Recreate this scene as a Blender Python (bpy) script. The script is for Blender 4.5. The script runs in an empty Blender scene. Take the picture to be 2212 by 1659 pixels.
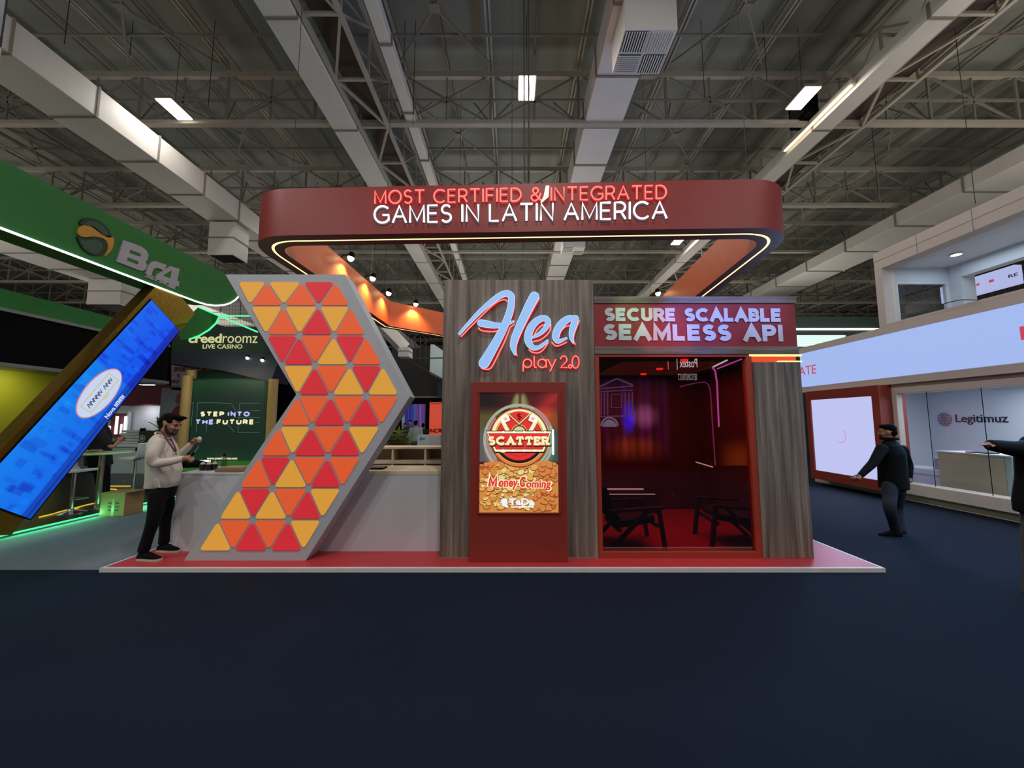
import bpy, bmesh, math, random
from mathutils import Vector, Matrix
random.seed(7)
PI = math.pi
C = bpy.context.scene.collection

# ------------------------------------------------------------------ camera, world, exposure
EYE = 1.70
FPX = 831.0
PITCH = math.atan(78.0 / FPX)
cam_d = bpy.data.cameras.new('camera')
cam_d.sensor_fit = 'HORIZONTAL'
cam_d.sensor_width = 36.0
cam_d.lens = FPX / 2212.0 * 36.0
cam_d.clip_start = 0.05
cam_d.clip_end = 300
cam = bpy.data.objects.new('camera', cam_d)
C.objects.link(cam)
cam.location = (0, 0, EYE)
cam.rotation_euler = (PI / 2 + PITCH, 0, 0)
sc = bpy.context.scene
sc.camera = cam
vs = sc.view_settings
vs.view_transform = 'Standard'
vs.look = 'None'
vs.gamma = 1.0
vs.use_curve_mapping = False
vs.exposure = 0.0
cy = sc.cycles
cy.max_bounces = 6
cy.diffuse_bounces = 3
cy.glossy_bounces = 3
cy.transmission_bounces = 4
cy.transparent_max_bounces = 8
cy.caustics_reflective = False
cy.caustics_refractive = False
cy.sample_clamp_indirect = 4.0
cy.use_denoising = True

world = bpy.data.worlds.new('hall_ambient')
sc.world = world
world.use_nodes = True
bg = world.node_tree.nodes['Background']
bg.inputs[0].default_value = (0.97, 0.93, 0.90, 1)
bg.inputs[1].default_value = 0.6

CP, SP = math.cos(PITCH), math.sin(PITCH)

def ray(px, py):
    u = (px - 1106.0) / FPX
    v = -(py - 829.5) / FPX
    return Vector((u, CP - v * SP, SP + v * CP))

def at(px, py, X=None, Y=None, Z=None):
    """The point of the place that stands at a photo pixel, on the given plane."""
    d = ray(px, py)
    if Y is not None: t = Y / d.y
    elif Z is not None: t = (Z - EYE) / d.z
    else: t = X / d.x
    return Vector((0, 0, EYE)) + d * t

def at_plane(px, py, p, n):
    d = ray(px, py)
    o = Vector((0, 0, EYE))
    return o + d * ((p - o).dot(n) / d.dot(n))

# ------------------------------------------------------------------ colour and materials
def lin(h):
    h = h.lstrip('#')
    r = []
    for i in (0, 2, 4):
        c = int(h[i:i + 2], 16) / 255.0
        r.append(c / 12.92 if c <= 0.04045 else ((c + 0.055) / 1.055) ** 2.4)
    return (r[0], r[1], r[2], 1.0)

_M = {}
def mat(name, hexc, rough=0.6, metal=0.0, vary=0.06, scale=6.0, bump=0.0, stretch=None, spec=0.5, coat=0.0):
    if name in _M: return _M[name]
    m = bpy.data.materials.new(name); m.use_nodes = True
    nt = m.node_tree; b = nt.nodes['Principled BSDF']
    col = lin(hexc)
    b.inputs['Base Color'].default_value = col
    b.inputs['Roughness'].default_value = rough
    b.inputs['Metallic'].default_value = metal
    b.inputs['Specular IOR Level'].default_value = spec
    b.inputs['Coat Weight'].default_value = coat
    tc = nt.nodes.new('ShaderNodeTexCoord')
    src = tc.outputs['Object']
    if stretch:
        mp = nt.nodes.new('ShaderNodeMapping'); mp.inputs['Scale'].default_value = stretch
        nt.links.new(src, mp.inputs[0]); src = mp.outputs[0]
    nz = nt.nodes.new('ShaderNodeTexNoise'); nz.inputs['Scale'].default_value = scale; nz.inputs['Detail'].default_value = 3
    nt.links.new(src, nz.inputs['Vector'])
    if vary:
        mx = nt.nodes.new('ShaderNodeMix'); mx.data_type = 'RGBA'
        nt.links.new(nz.outputs['Fac'], mx.inputs['Factor'])
        mx.inputs['A'].default_value = tuple(max(0, c * (1 - vary * 2)) for c in col[:3]) + (1,)
        mx.inputs['B'].default_value = tuple(min(1, c * (1 + vary * 2)) for c in col[:3]) + (1,)
        nt.links.new(mx.outputs['Result'], b.inputs['Base Color'])
    if bump:
        bp = nt.nodes.new('ShaderNodeBump'); bp.inputs['Strength'].default_value = bump; bp.inputs['Distance'].default_value = 0.01
        nt.links.new(nz.outputs['Fac'], bp.inputs['Height']); nt.links.new(bp.outputs[0], b.inputs['Normal'])
    _M[name] = m
    return m

def glow(name, hexc, s=1.0, base=None):
    """A thing that gives off light: a screen, LED strip, neon tube or lamp face."""
    if name in _M: return _M[name]
    m = bpy.data.materials.new(name); m.use_nodes = True
    b = m.node_tree.nodes['Principled BSDF']
    b.inputs['Base Color'].default_value = lin(base or '101010')
    b.inputs['Roughness'].default_value = 0.5
    b.inputs['Emission Color'].default_value = lin(hexc)
    b.inputs['Emission Strength'].default_value = s
    _M[name] = m
    return m

def glass_mat(name, tint, gloss=0.12, rough=0.0, refl='ffffff'):
    if name in _M: return _M[name]
    m = bpy.data.materials.new(name); m.use_nodes = True
    nt = m.node_tree; nt.nodes.remove(nt.nodes['Principled BSDF'])
    t = nt.nodes.new('ShaderNodeBsdfTransparent'); t.inputs[0].default_value = lin(tint)
    g = nt.nodes.new('ShaderNodeBsdfGlossy'); g.inputs['Roughness'].default_value = rough; g.inputs[0].default_value = lin(refl)
    fr = nt.nodes.new('ShaderNodeLayerWeight'); fr.inputs[0].default_value = 0.5
    pw = nt.nodes.new('ShaderNodeMath'); pw.operation = 'POWER'; pw.inputs[1].default_value = 4.0
    mp = nt.nodes.new('ShaderNodeMapRange'); mp.inputs['To Min'].default_value = gloss; mp.inputs['To Max'].default_value = 0.6
    nt.links.new(fr.outputs['Facing'], pw.inputs[0]); nt.links.new(pw.outputs[0], mp.inputs[0])
    mx = nt.nodes.new('ShaderNodeMixShader')
    nt.links.new(mp.outputs[0], mx.inputs[0]); nt.links.new(t.outputs[0], mx.inputs[1]); nt.links.new(g.outputs[0], mx.inputs[2])
    nt.links.new(mx.outputs[0], nt.nodes['Material Output'].inputs[0])
    _M[name] = m
    return m

def wood_mat(name, a, b_, c_, along='Z', rough=0.5):
    """Vertical-grain laminate: two stretched noises blended through a colour ramp."""
    if name in _M: return _M[name]
    m = bpy.data.materials.new(name); m.use_nodes = True
    nt = m.node_tree; b = nt.nodes['Principled BSDF']
    tc = nt.nodes.new('ShaderNodeTexCoord'); mp = nt.nodes.new('ShaderNodeMapping')
    s = {'Z': (9, 9, 0.35), 'X': (0.5, 9, 12)}[along]
    mp.inputs['Scale'].default_value = s
    nt.links.new(tc.outputs['Object'], mp.inputs[0])
    n1 = nt.nodes.new('ShaderNodeTexNoise'); n1.inputs['Scale'].default_value = 1.6; n1.inputs['Detail'].default_value = 6; n1.inputs['Roughness'].default_value = 0.62; n1.inputs['Distortion'].default_value = 0.25
    nt.links.new(mp.outputs[0], n1.inputs['Vector'])
    r = nt.nodes.new('ShaderNodeValToRGB')
    r.color_ramp.elements[0].position = 0.34; r.color_ramp.elements[0].color = lin(a)
    r.color_ramp.elements[1].position = 0.68; r.color_ramp.elements[1].color = lin(c_)
    e = r.color_ramp.elements.new(0.5); e.color = lin(b_)
    nt.links.new(n1.outputs['Fac'], r.inputs[0]); nt.links.new(r.outputs[0], b.inputs['Base Color'])
    b.inputs['Roughness'].default_value = rough
    _M[name] = m
    return m

# ------------------------------------------------------------------ mesh builder
class Frame:
    """A flat sign face: origin, two directions along it, its outward normal."""
    def __init__(s, o, ux, uz):
        s.o = Vector(o); s.ux = Vector(ux).normalized(); s.uz = Vector(uz).normalized(); s.n = s.ux.cross(s.uz).normalized()
    def p(s, u, v, d=0.0): return s.o + s.ux * u + s.uz * v + s.n * d
    def uv(s, w): w = w - s.o; return w.dot(s.ux), w.dot(s.uz)
    def px(s, x, y): return s.uv(at_plane(x, y, s.o, s.n))

def front(Y): return Frame((0, Y, 0), (1, 0, 0), (0, 0, 1))
def wall_frame(X): return Frame((X, 0, 0), (0, -1, 0), (0, 0, 1)) if X > 0 else Frame((X, 0, 0), (0, 1, 0), (0, 0, 1))

def vcol_mat(name, s=1.0):
    if name in _M: return _M[name]
    m = bpy.data.materials.new(name); m.use_nodes = True
    nt = m.node_tree; b = nt.nodes['Principled BSDF']
    a = nt.nodes.new('ShaderNodeVertexColor'); a.layer_name = 'picture'
    b.inputs['Base Color'].default_value = (.01, .01, .01, 1)
    nt.links.new(a.outputs[0], b.inputs['Emission Color']); b.inputs['Emission Strength'].default_value = s
    _M[name] = m
    return m

def picture(name, corners, func, nx, ny, parent, s=1.0):
    """A lit screen: func(u, v) in 0..1 gives the shown colour as a hex word or an sRGB triple."""
    bl, br, tr, tl = [Vector(q) for q in corners]
    me = bpy.data.meshes.new(name); vv = []; cc = []
    for j in range(ny + 1):
        for i in range(nx + 1):
            u, v = i / nx, j / ny
            vv.append((bl * (1 - u) + br * u) * (1 - v) + (tl * (1 - u) + tr * u) * v)
            c = func(u, v)
            cc.append(lin(c) if isinstance(c, str) else tuple((max(0, q) / 255.0) ** 2.2 for q in c) + (1,))
    ff = [(j * (nx + 1) + i, j * (nx + 1) + i + 1, (j + 1) * (nx + 1) + i + 1, (j + 1) * (nx + 1) + i) for j in range(ny) for i in range(nx)]
    me.from_pydata([tuple(q) for q in vv], [], ff)
    at_ = me.color_attributes.new('picture', 'FLOAT_COLOR', 'POINT')
    for k, c in enumerate(cc): at_.data[k].color = c
    me.materials.append(vcol_mat('lit_picture_%g' % s, s))
    o = bpy.data.objects.new(name, me); C.objects.link(o)
    if parent is not None: attach(o, parent)
    return o

class Zf:
    """Reads points of a sign face off an enlarged photo crop."""
    def __init__(s, fr, x0, y0, k): s.fr = fr; s.x0 = x0; s.y0 = y0; s.k = k
    def __call__(s, x, y): return s.fr.px(s.x0 + x / s.k, s.y0 + y / s.k)
    def L(s, n):
        a = s(0, 0); b = s(100, 0); return abs(b[0] - a[0]) / 100 * n

class MB:
    def __init__(s): s.v = []; s.f = []; s.mi = []
    def add(s, vs_, fs, m=0):
        k = len(s.v); s.v += [tuple(q) for q in vs_]
        for f in fs: s.f.append([i + k for i in f]); s.mi.append(m)
    def box(s, x0, x1, y0, y1, z0, z1, m=0):
        vv = [(x, y, z) for z in (z0, z1) for y in (y0, y1) for x in (x0, x1)]
        s.add(vv, [(0, 2, 3, 1), (4, 5, 7, 6), (0, 1, 5, 4), (2, 6, 7, 3), (0, 4, 6, 2), (1, 3, 7, 5)], m)
        return s
    def prism(s, poly, ext, m=0, ms=None):
        n = len(poly); ext = Vector(ext)
        a = [Vector(q) for q in poly]
        s.add(a + [q + ext for q in a], [list(range(n)), list(range(2 * n - 1, n - 1, -1))], m)
        s.add(a + [q + ext for q in a], [(i, (i + 1) % n, n + (i + 1) % n, n + i) for i in range(n)], m if ms is None else ms)
        return s
    def poly(s, pts, m=0): s.add(pts, [list(range(len(pts)))], m); return s
    def tube(s, pts, r, n=8, m=0, closed=False, radii=None, flat=None):
        pts = [Vector(q) for q in pts]; N = len(pts); rings = []
        up = None
        for i, q in enumerate(pts):
            if closed: t = pts[(i + 1) % N] - pts[i - 1]
            else: t = pts[min(i + 1, N - 1)] - pts[max(i - 1, 0)]
            if t.length < 1e-9: t = Vector((0, 0, 1))
            t.normalize()
            if up is None:
                up = Vector((0, 0, 1)) if abs(t.z) < 0.9 else Vector((1, 0, 0))
            a = (up - t * up.dot(t))
            if a.length < 1e-6: a = t.orthogonal()
            a.normalize(); up = a; b = t.cross(a)
            rr = radii[i] if radii else r
            rings.append([q + a * (math.cos(2 * PI * k / n) * rr) + b * (math.sin(2 * PI * k / n) * rr) for k in range(n)])
        vv = [w for rg in rings for w in rg]; ff = []
        for i in range(N if closed else N - 1):
            j = (i + 1) % N
            for k in range(n): ff.append((i * n + k, i * n + (k + 1) % n, j * n + (k + 1) % n, j * n + k))
        if not closed: ff.append(list(range(n - 1, -1, -1))); ff.append([(N - 1) * n + k for k in range(n)])
        s.add(vv, ff, m); return s
    def bar(s, a, b, w, h=None, m=0):
        """A square-section bar between two points."""
        a = Vector(a); b = Vector(b); h = h or w
        t = (b - a).normalized(); up = Vector((0, 0, 1)) if abs(t.z) < 0.95 else Vector((0, 1, 0))
        x = t.cross(up).normalized() * (w / 2); y = x.cross(t).normalized() * (h / 2)
        vv = [q + sx * x + sy * y for q in (a, b) for sx, sy in ((-1, -1), (1, -1), (1, 1), (-1, 1))]
        s.add(vv, [(3, 2, 1, 0), (4, 5, 6, 7)] + [(i, (i + 1) % 4, 4 + (i + 1) % 4, 4 + i) for i in range(4)], m); return s
    def lathe(s, c, prof, n=20, m=0, axis=None):
        c = Vector(c); vv = []; ff = []
        ax = Vector(axis).normalized() if axis else Vector((0, 0, 1))
        a = ax.orthogonal().normalized(); b = ax.cross(a)
        for r, z in prof:
            for k in range(n): vv.append(c + ax * z + (a * math.cos(2 * PI * k / n) + b * math.sin(2 * PI * k / n)) * r)
        for i in range(len(prof) - 1):
            for k in range(n): ff.append((i * n + k, i * n + (k + 1) % n, (i + 1) * n + (k + 1) % n, (i + 1) * n + k))
        ff.append(list(range(n - 1, -1, -1))); ff.append([(len(prof) - 1) * n + k for k in range(n)])
        s.add(vv, ff, m); return s
    def ell(s, c, r, n=14, k=9, m=0, mx=None):
        c = Vector(c); vv = []; ff = []
        r = (r, r, r) if not hasattr(r, '__len__') else r
        for i in range(k + 1):
            th = PI * i / k
            for j in range(n):
                ph = 2 * PI * j / n
                q = Vector((r[0] * math.sin(th) * math.cos(ph), r[1] * math.sin(th) * math.sin(ph), r[2] * math.cos(th)))
                vv.append(c + (mx @ q if mx else q))
        for i in range(k):
            for j in range(n): ff.append((i * n + j, (i + 1) * n + j, (i + 1) * n + (j + 1) % n, i * n + (j + 1) % n))
        s.add(vv, ff, m); return s
    def loft(s, rings, m=0, cap=True):
        n = len(rings[0]); vv = [w for r in rings for w in r]; ff = []
        for i in range(len(rings) - 1):
            for k in range(n): ff.append((i * n + k, i * n + (k + 1) % n, (i + 1) * n + (k + 1) % n, (i + 1) * n + k))
        if cap: ff.append(list(range(n - 1, -1, -1))); ff.append([(len(rings) - 1) * n + k for k in range(n)])
        s.add(vv, ff, m); return s
    # flat signwriting on a Frame
    def fpoly(s, fr, pts, d, m=0, th=0.0):
        q = [fr.p(u, v, d) for u, v in pts]
        a = sum(pts[i][0] * pts[(i + 1) % len(pts)][1] - pts[(i + 1) % len(pts)][0] * pts[i][1] for i in range(len(pts)))
        if a < 0: q = q[::-1]
        s.poly(q, m)
        if th:
            n = len(q); b = [w - fr.n * th for w in q]
            s.add(q + b, [(i, n + i, n + (i + 1) % n, (i + 1) % n) for i in range(n)], m)
        return s
    def frect(s, fr, u0, u1, v0, v1, d, m=0, th=0.0): return s.fpoly(fr, [(u0, v0), (u1, v0), (u1, v1), (u0, v1)], d, m, th)
    def fdisc(s, fr, u, v, ru, d, m=0, rv=None, n=40, a0=0, a1=2 * PI, th=0.0, rot=0):
        rv = rv or ru; pts = []
        full = abs(a1 - a0) > 6.28
        K = n if full else n + 1
        for i in range(K):
            a = a0 + (a1 - a0) * i / n
            x, y = ru * math.cos(a), rv * math.sin(a)
            pts.append((u + x * math.cos(rot) - y * math.sin(rot), v + x * math.sin(rot) + y * math.cos(rot)))
        return s.fpoly(fr, pts, d, m, th)
    def fring(s, fr, u, v, r0, r1, d, m=0, n=48, a0=0, a1=2 * PI, asp=1.0, th=0.0):
        K = n + 1
        vv = []; ff = []
        for i in range(K):
            a = a0 + (a1 - a0) * i / n
            for r in (r0, r1): vv.append(fr.p(u + r * math.cos(a) * asp, v + r * math.sin(a), d))
        for i in range(n): ff.append((2 * i, 2 * i + 1, 2 * i + 3, 2 * i + 2))
        s.add(vv, ff, m)
        return s
    def fribbon(s, fr, pts, w, d, m=0, closed=False, th=0.0, widths=None):
        pts = [q for i, q in enumerate(pts) if i == 0 or (abs(q[0] - pts[i - 1][0]) + abs(q[1] - pts[i - 1][1]) > 1e-7)]
        N = len(pts); L = []; R = []
        for i in range(N):
            p = Vector(pts[i]); a = Vector(pts[i - 1]) if (i > 0 or closed) else None; b = Vector(pts[(i + 1) % N]) if (i < N - 1 or closed) else None
            d1 = (p - a).normalized() if a is not None else (b - p).normalized()
            d2 = (b - p).normalized() if b is not None else d1
            n1 = Vector((-d1.y, d1.x)); n2 = Vector((-d2.y, d2.x)); nn = n1 + n2
            if nn.length < 1e-6: nn = n1
            nn.normalize(); k = 1.0 / max(0.45, nn.dot(n1))
            ww = (widths[i] if widths else w) / 2 * k
            L.append(p + nn * ww); R.append(p - nn * ww)
        for i in range(N if closed else N - 1):
            j = (i + 1) % N
            if th: d += 4e-5
            s.add([fr.p(R[i].x, R[i].y, d), fr.p(R[j].x, R[j].y, d), fr.p(L[j].x, L[j].y, d), fr.p(L[i].x, L[i].y, d)], [(0, 1, 2, 3)], m)
            if th:
                for A in (L, R):
                    s.add([fr.p(A[i].x, A[i].y, d), fr.p(A[j].x, A[j].y, d), fr.p(A[j].x, A[j].y, d - th), fr.p(A[i].x, A[i].y, d - th)], [(0, 1, 2, 3)], m)
        if th and not closed:
            for i in (0, N - 1):
                s.add([fr.p(L[i].x, L[i].y, d), fr.p(R[i].x, R[i].y, d), fr.p(R[i].x, R[i].y, d - th), fr.p(L[i].x, L[i].y, d - th)], [(0, 1, 2, 3)], m)
        return s
    def ftext(s, fr, text, u0, v0, w, h, d, m=0, bold=0.0, th=0.0, shear=0.0):
        """Words in the plain built-in face, fitted into a box of the sign."""
        c = bpy.data.curves.new('t', 'FONT'); c.body = text; c.fill_mode = 'FRONT'; c.offset = bold; c.resolution_u = 4
        o = bpy.data.objects.new('t', c); C.objects.link(o)
        bpy.context.view_layer.update()
        me = bpy.data.meshes.new_from_object(o.evaluated_get(bpy.context.evaluated_depsgraph_get()))
        xs = [q.co.x for q in me.vertices]; ys = [q.co.y for q in me.vertices]
        x0, x1, y0, y1 = min(xs), max(xs), min(ys), max(ys)
        vv = []
        for q in me.vertices:
            a = (q.co.x - x0) / (x1 - x0) * w; b = (q.co.y - y0) / (y1 - y0) * h
            vv.append(fr.p(u0 + a + shear * b, v0 + b, d))
        s.add(vv, [list(p.vertices) for p in me.polygons], m)
        if th:
            cnt = {}
            for p in me.polygons:
                L = list(p.vertices)
                for i in range(len(L)):
                    e = (L[i], L[(i + 1) % len(L)]); k = tuple(sorted(e)); cnt.setdefault(k, []).append(e)
            k = len(s.v); nv = len(vv)
            s.v += [tuple(q) for q in vv] + [tuple(q - fr.n * th) for q in vv]
            for es in cnt.values():
                if len(es) == 1:
                    a, b = es[0]; s.f.append([k + a, k + nv + a, k + nv + b, k + b]); s.mi.append(m)
        bpy.data.objects.remove(o); bpy.data.curves.remove(c); bpy.data.meshes.remove(me)
        return s
    def build(s, name, mats, parent=None, smooth=False, bevel=0.0, angle=40):
        me = bpy.data.meshes.new(name)
        me.from_pydata(s.v, [], s.f)
        mats = mats if isinstance(mats, (list, tuple)) else [mats]
        for m in mats: me.materials.append(m)
        me.polygons.foreach_set('material_index', s.mi)
        me.validate(); me.update()
        o = bpy.data.objects.new(name, me); C.objects.link(o)
        if smooth:
            me.polygons.foreach_set('use_smooth', [True] * len(me.polygons))
            if smooth == 'auto': me.set_sharp_from_angle(angle=math.radians(angle))
        if bevel:
            b = o.modifiers.new('edge', 'BEVEL'); b.width = bevel; b.segments = 2; b.limit_method = 'ANGLE'; b.angle_limit = math.radians(50)
        if parent is not None: attach(o, parent)
        return o

_W = {}
def wmat(o): return _W.get(o.name, Matrix.Identity(4))
def attach(o, p):
    o.parent = p
    o.matrix_parent_inverse = wmat(p).inverted()

def tag(o, label=None, cat=None, group=None, kind=None):
    if label: o['label'] = label
    if cat: o['category'] = cat
    if group: o['group'] = group
    if kind: o['kind'] = kind
    return o

def thing(name, label, cat, loc=(0, 0, 0), group=None):
    o = bpy.data.objects.new(name, None); C.objects.link(o)
    o.empty_display_size = 0.1
    o.location = loc
    _W[o.name] = Matrix.Translation(Vector(loc))
    return tag(o, label, cat, group)

def children_of(o): return [c for c in bpy.data.objects if c.parent == o]
def dup(root, delta, label=None, group=None, rotz=None):
    r = root.copy(); C.objects.link(r)
    r.location = Vector(root.location) + Vector(delta)
    if rotz is not None: r.rotation_euler = (0, 0, rotz)
    if label: r['label'] = label
    if group: r['group'] = group
    for ch in children_of(root):
        c = ch.copy(); C.objects.link(c); c.parent = r; c.matrix_parent_inverse = ch.matrix_parent_inverse.copy()
        for g in children_of(ch):
            d = g.copy(); C.objects.link(d); d.parent = c; d.matrix_parent_inverse = g.matrix_parent_inverse.copy()
    return r

def part_label(o, t): o['label'] = t; return o

def area_light(name, loc, size, energy, color=(1, 1, 1), rot=(0, 0, 0), parent=None, spread=PI, size_y=None):
    l = bpy.data.lights.new(name, 'AREA'); l.energy = energy; l.color = color; l.size = size
    if size_y: l.shape = 'RECTANGLE'; l.size_y = size_y
    l.spread = spread
    o = bpy.data.objects.new(name, l); C.objects.link(o); o.location = loc; o.rotation_euler = rot
    if parent is not None: attach(o, parent)
    return o

def spot_light(name, loc, target, energy, color=(1, 1, 1), angle=60, blend=0.6, parent=None, radius=0.03):
    l = bpy.data.lights.new(name, 'SPOT'); l.energy = energy; l.color = color; l.spot_size = math.radians(angle); l.spot_blend = blend; l.shadow_soft_size = radius
    o = bpy.data.objects.new(name, l); C.objects.link(o); o.location = loc
    d = Vector(target) - Vector(loc); o.rotation_euler = d.to_track_quat('-Z', 'Y').to_euler()
    if parent is not None: attach(o, parent)
    return o

# ------------------------------------------------------------------ single-stroke capitals for neon tubes and heavy letters
def arc(cx, cy_, rx, ry, a0, a1, n=14):
    return [(cx + rx * math.cos(math.radians(a0 + (a1 - a0) * i / n)), cy_ + ry * math.sin(math.radians(a0 + (a1 - a0) * i / n))) for i in range(n + 1)]

def _S(w=0.56):
    r = w / 2
    return [arc(r, 0.745, r * 0.92, 0.255, 35, 180, 9) + arc(r, 0.745, r * 0.92, 0.235, 190, 262, 5) + arc(r, 0.26, r, 0.25, 82, 0, 6)[0:] + arc(r, 0.26, r, 0.26, -8, -145, 10)]

def glyph(c):
    """(strokes, advance width) for a letter 1 unit tall."""
    g = {
        'A': ([[(0, 0), (.40, 1), (.80, 0)], [(.155, .36), (.645, .36)]], .80),
        'B': ([[(0, 0), (0, 1), (.32, 1)] + arc(.32, .765, .23, .235, 90, -90, 10) + [(0, .53)], [(.34, .53)] + arc(.34, .265, .26, .265, 90, -90, 10) + [(0, 0)]], .60),
        'C': ([arc(.48, .5, .48, .5, 46, 314, 26)], .84),
        'D': ([[(0, 0), (0, 1), (.28, 1)] + arc(.28, .5, .46, .5, 90, -90, 18) + [(0, 0)]], .74),
        'E': ([[(.56, 1), (0, 1), (0, 0), (.56, 0)], [(0, .52), (.50, .52)]], .56),
        'F': ([[(.56, 1), (0, 1), (0, 0)], [(0, .50), (.50, .50)]], .54),
        'G': ([arc(.48, .5, .48, .5, 46, 318, 26) + [(.86, .16), (.86, .46), (.50, .46)]], .86),
        'H': ([[(0, 0), (0, 1)], [(.68, 0), (.68, 1)], [(0, .5), (.68, .5)]], .68),
        'I': ([[(0, 0), (0, 1)]], .0),
        'L': ([[(0, 1), (0, 0), (.52, 0)]], .52),
        'M': ([[(0, 0), (0, 1), (.42, .10), (.84, 1), (.84, 0)]], .84),
        'N': ([[(0, 0), (0, 1), (.70, 0), (.70, 1)]], .70),
        'O': ([arc(.47, .5, .47, .5, 90, 450, 36)], .94),
        'P': ([[(0, 0), (0, 1), (.32, 1)] + arc(.32, .72, .27, .28, 90, -90, 12) + [(0, .44)]], .60),
        'R': ([[(0, 0), (0, 1), (.33, 1)] + arc(.33, .72, .27, .28, 90, -90, 12) + [(0, .44)], [(.36, .44), (.62, 0)]], .62),
        'S': (_S(), .56),
        'T': ([[(0, 1), (.72, 1)], [(.36, 1), (.36, 0)]], .72),
        'U': ([[(0, 1), (0, .32)] + arc(.33, .32, .33, .32, 180, 360, 14) + [(.66, 1)]], .66),
        'V': ([[(0, 1), (.38, 0), (.76, 1)]], .76),
        'W': ([[(0, 1), (.26, 0), (.50, .9), (.74, 0), (1.0, 1)]], 1.0),
        'X': ([[(0, 1), (.66, 0)], [(.66, 1), (0, 0)]], .66),
        'Y': ([[(0, 1), (.36, .46), (.72, 1)], [(.36, .46), (.36, 0)]], .72),
        'K': ([[(0, 0), (0, 1)], [(.58, 1), (0, .38)], [(.2, .58), (.62, 0)]], .62),
        '&': ([[(.80, 0), (.24, .60)] + arc(.36, .79, .20, .21, 222, -38, 14) + [(.40, .56), (.16, .42)] + arc(.31, .25, .27, .25, 125, 300, 12) + [(.62, .2), (.74, .56)]], .80),
        '0': ([arc(.33, .5, .33, .5, 90, 450, 30)], .66),
        '2': ([arc(.29, .70, .29, .30, 165, -40, 14) + [(0, 0), (.60, 0)]], .60),
        '3': ([arc(.28, .75, .27, .25, 150, -80, 12) + arc(.28, .26, .30, .26, 80, -150, 12)], .58),
        '4': ([[(.46, 0), (.46, 1), (0, .28), (.62, .28)]], .62),
        '.': ([arc(.06, .06, .06, .06, 0, 360, 8)], .12),
    }
    return g[c]

def layout(text, gap=0.24, space=0.42):
    out = []; x = 0.0
    for ch in text:
        if ch == ' ': x += space; continue
        st, w = glyph(ch)
        for s_ in st: out.append([(x + a, b) for a, b in s_])
        x += w + gap
    return out, x - gap

def smooth_path(pts, n=8, closed=False):
    """Catmull-Rom through points of any dimension."""
    P_ = [Vector(q) for q in pts]; N = len(P_); out = []
    rng = range(N) if closed else range(N - 1)
    for i in rng:
        p1, p2 = P_[i], P_[(i + 1) % N]
        p0 = P_[i - 1] if (i > 0 or closed) else p1 * 2 - p2
        p3 = P_[(i + 2) % N] if (i + 2 < N or closed) else p2 * 2 - p1
        for k in range(n):
            t = k / n
            out.append(0.5 * ((2 * p1) + (p2 - p0) * t + (2 * p0 - 5 * p1 + 4 * p2 - p3) * t * t + (3 * p1 - p0 - 3 * p2 + p3) * t ** 3))
    if not closed: out.append(P_[-1])
    return [tuple(q) for q in out]

def quad_text(fr, text, bl, br, tl, tr, gap, space, ins=0.0):
    """Lay stroke letters into the four-cornered patch of a sign face; returns strokes in (u,v)."""
    st, W = layout(text, gap, space)
    bl, br, tl, tr = Vector(bl), Vector(br), Vector(tl), Vector(tr)
    out = []
    for s_ in st:
        out.append([tuple((bl * (1 - a / W) + br * (a / W)) * (1 - b) + (tl * (1 - a / W) + tr * (a / W)) * b) for a, b in s_])
    return out
# ------------------------------------------------------------------ the hall
m_navy = mat('navy_carpet', '0f1a2b', 0.95, vary=0.10, scale=60, bump=0.15, spec=0.15)
m_blue = mat('blue_carpet', '16304c', 0.95, vary=0.10, scale=60, bump=0.15, spec=0.15)
m_greycarpet = mat('grey_carpet', '6f7880', 0.95, vary=0.08, scale=50, bump=0.15, spec=0.15)
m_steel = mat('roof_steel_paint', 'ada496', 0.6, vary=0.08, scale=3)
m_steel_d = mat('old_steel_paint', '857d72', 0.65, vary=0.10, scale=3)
m_duct = mat('duct_white', 'dcd6cf', 0.55, vary=0.05, scale=2)
m_black = mat('matt_black', '08080a', 0.85, spec=.12)
m_lamp = glow('lamp_tube', 'fff6e2', 9.0)
m_cable = mat('black_cable', '0e0e12', 0.6)

def deck_mat():
    m = bpy.data.materials.new('roof_deck'); m.use_nodes = True
    nt = m.node_tree; b = nt.nodes['Principled BSDF']
    tc = nt.nodes.new('ShaderNodeTexCoord'); mp = nt.nodes.new('ShaderNodeMapping')
    mp.inputs['Location'].default_value = (0.6, 0.1, 0)
    br = nt.nodes.new('ShaderNodeTexBrick'); br.offset = 0.0
    br.inputs['Color1'].default_value = lin('9a9b91'); br.inputs['Color2'].default_value = lin('8b8d83'); br.inputs['Mortar'].default_value = lin('55544c')
    br.inputs['Scale'].default_value = 1.0; br.inputs['Mortar Size'].default_value = 0.016
    br.inputs['Brick Width'].default_value = 1.23; br.inputs['Row Height'].default_value = 4.1
    nt.links.new(tc.outputs['Object'], mp.inputs[0]); nt.links.new(mp.outputs[0], br.inputs['Vector'])
    nz = nt.nodes.new('ShaderNodeTexNoise'); nz.inputs['Scale'].default_value = 0.7; nz.inputs['Detail'].default_value = 4
    nt.links.new(tc.outputs['Object'], nz.inputs['Vector'])
    mx = nt.nodes.new('ShaderNodeMix'); mx.data_type = 'RGBA'; mx.blend_type = 'MULTIPLY'; mx.inputs['Factor'].default_value = 0.35
    nt.links.new(br.outputs['Color'], mx.inputs['A']); nt.links.new(nz.outputs['Fac'], mx.inputs['B'])
    nt.links.new(mx.outputs['Result'], b.inputs['Base Color']); b.inputs['Roughness'].default_value = 0.8
    return m

def struct(o, label=None, group=None):
    o['kind'] = 'structure'
    if label: o['label'] = label
    if group: o['group'] = group
    return o

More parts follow.
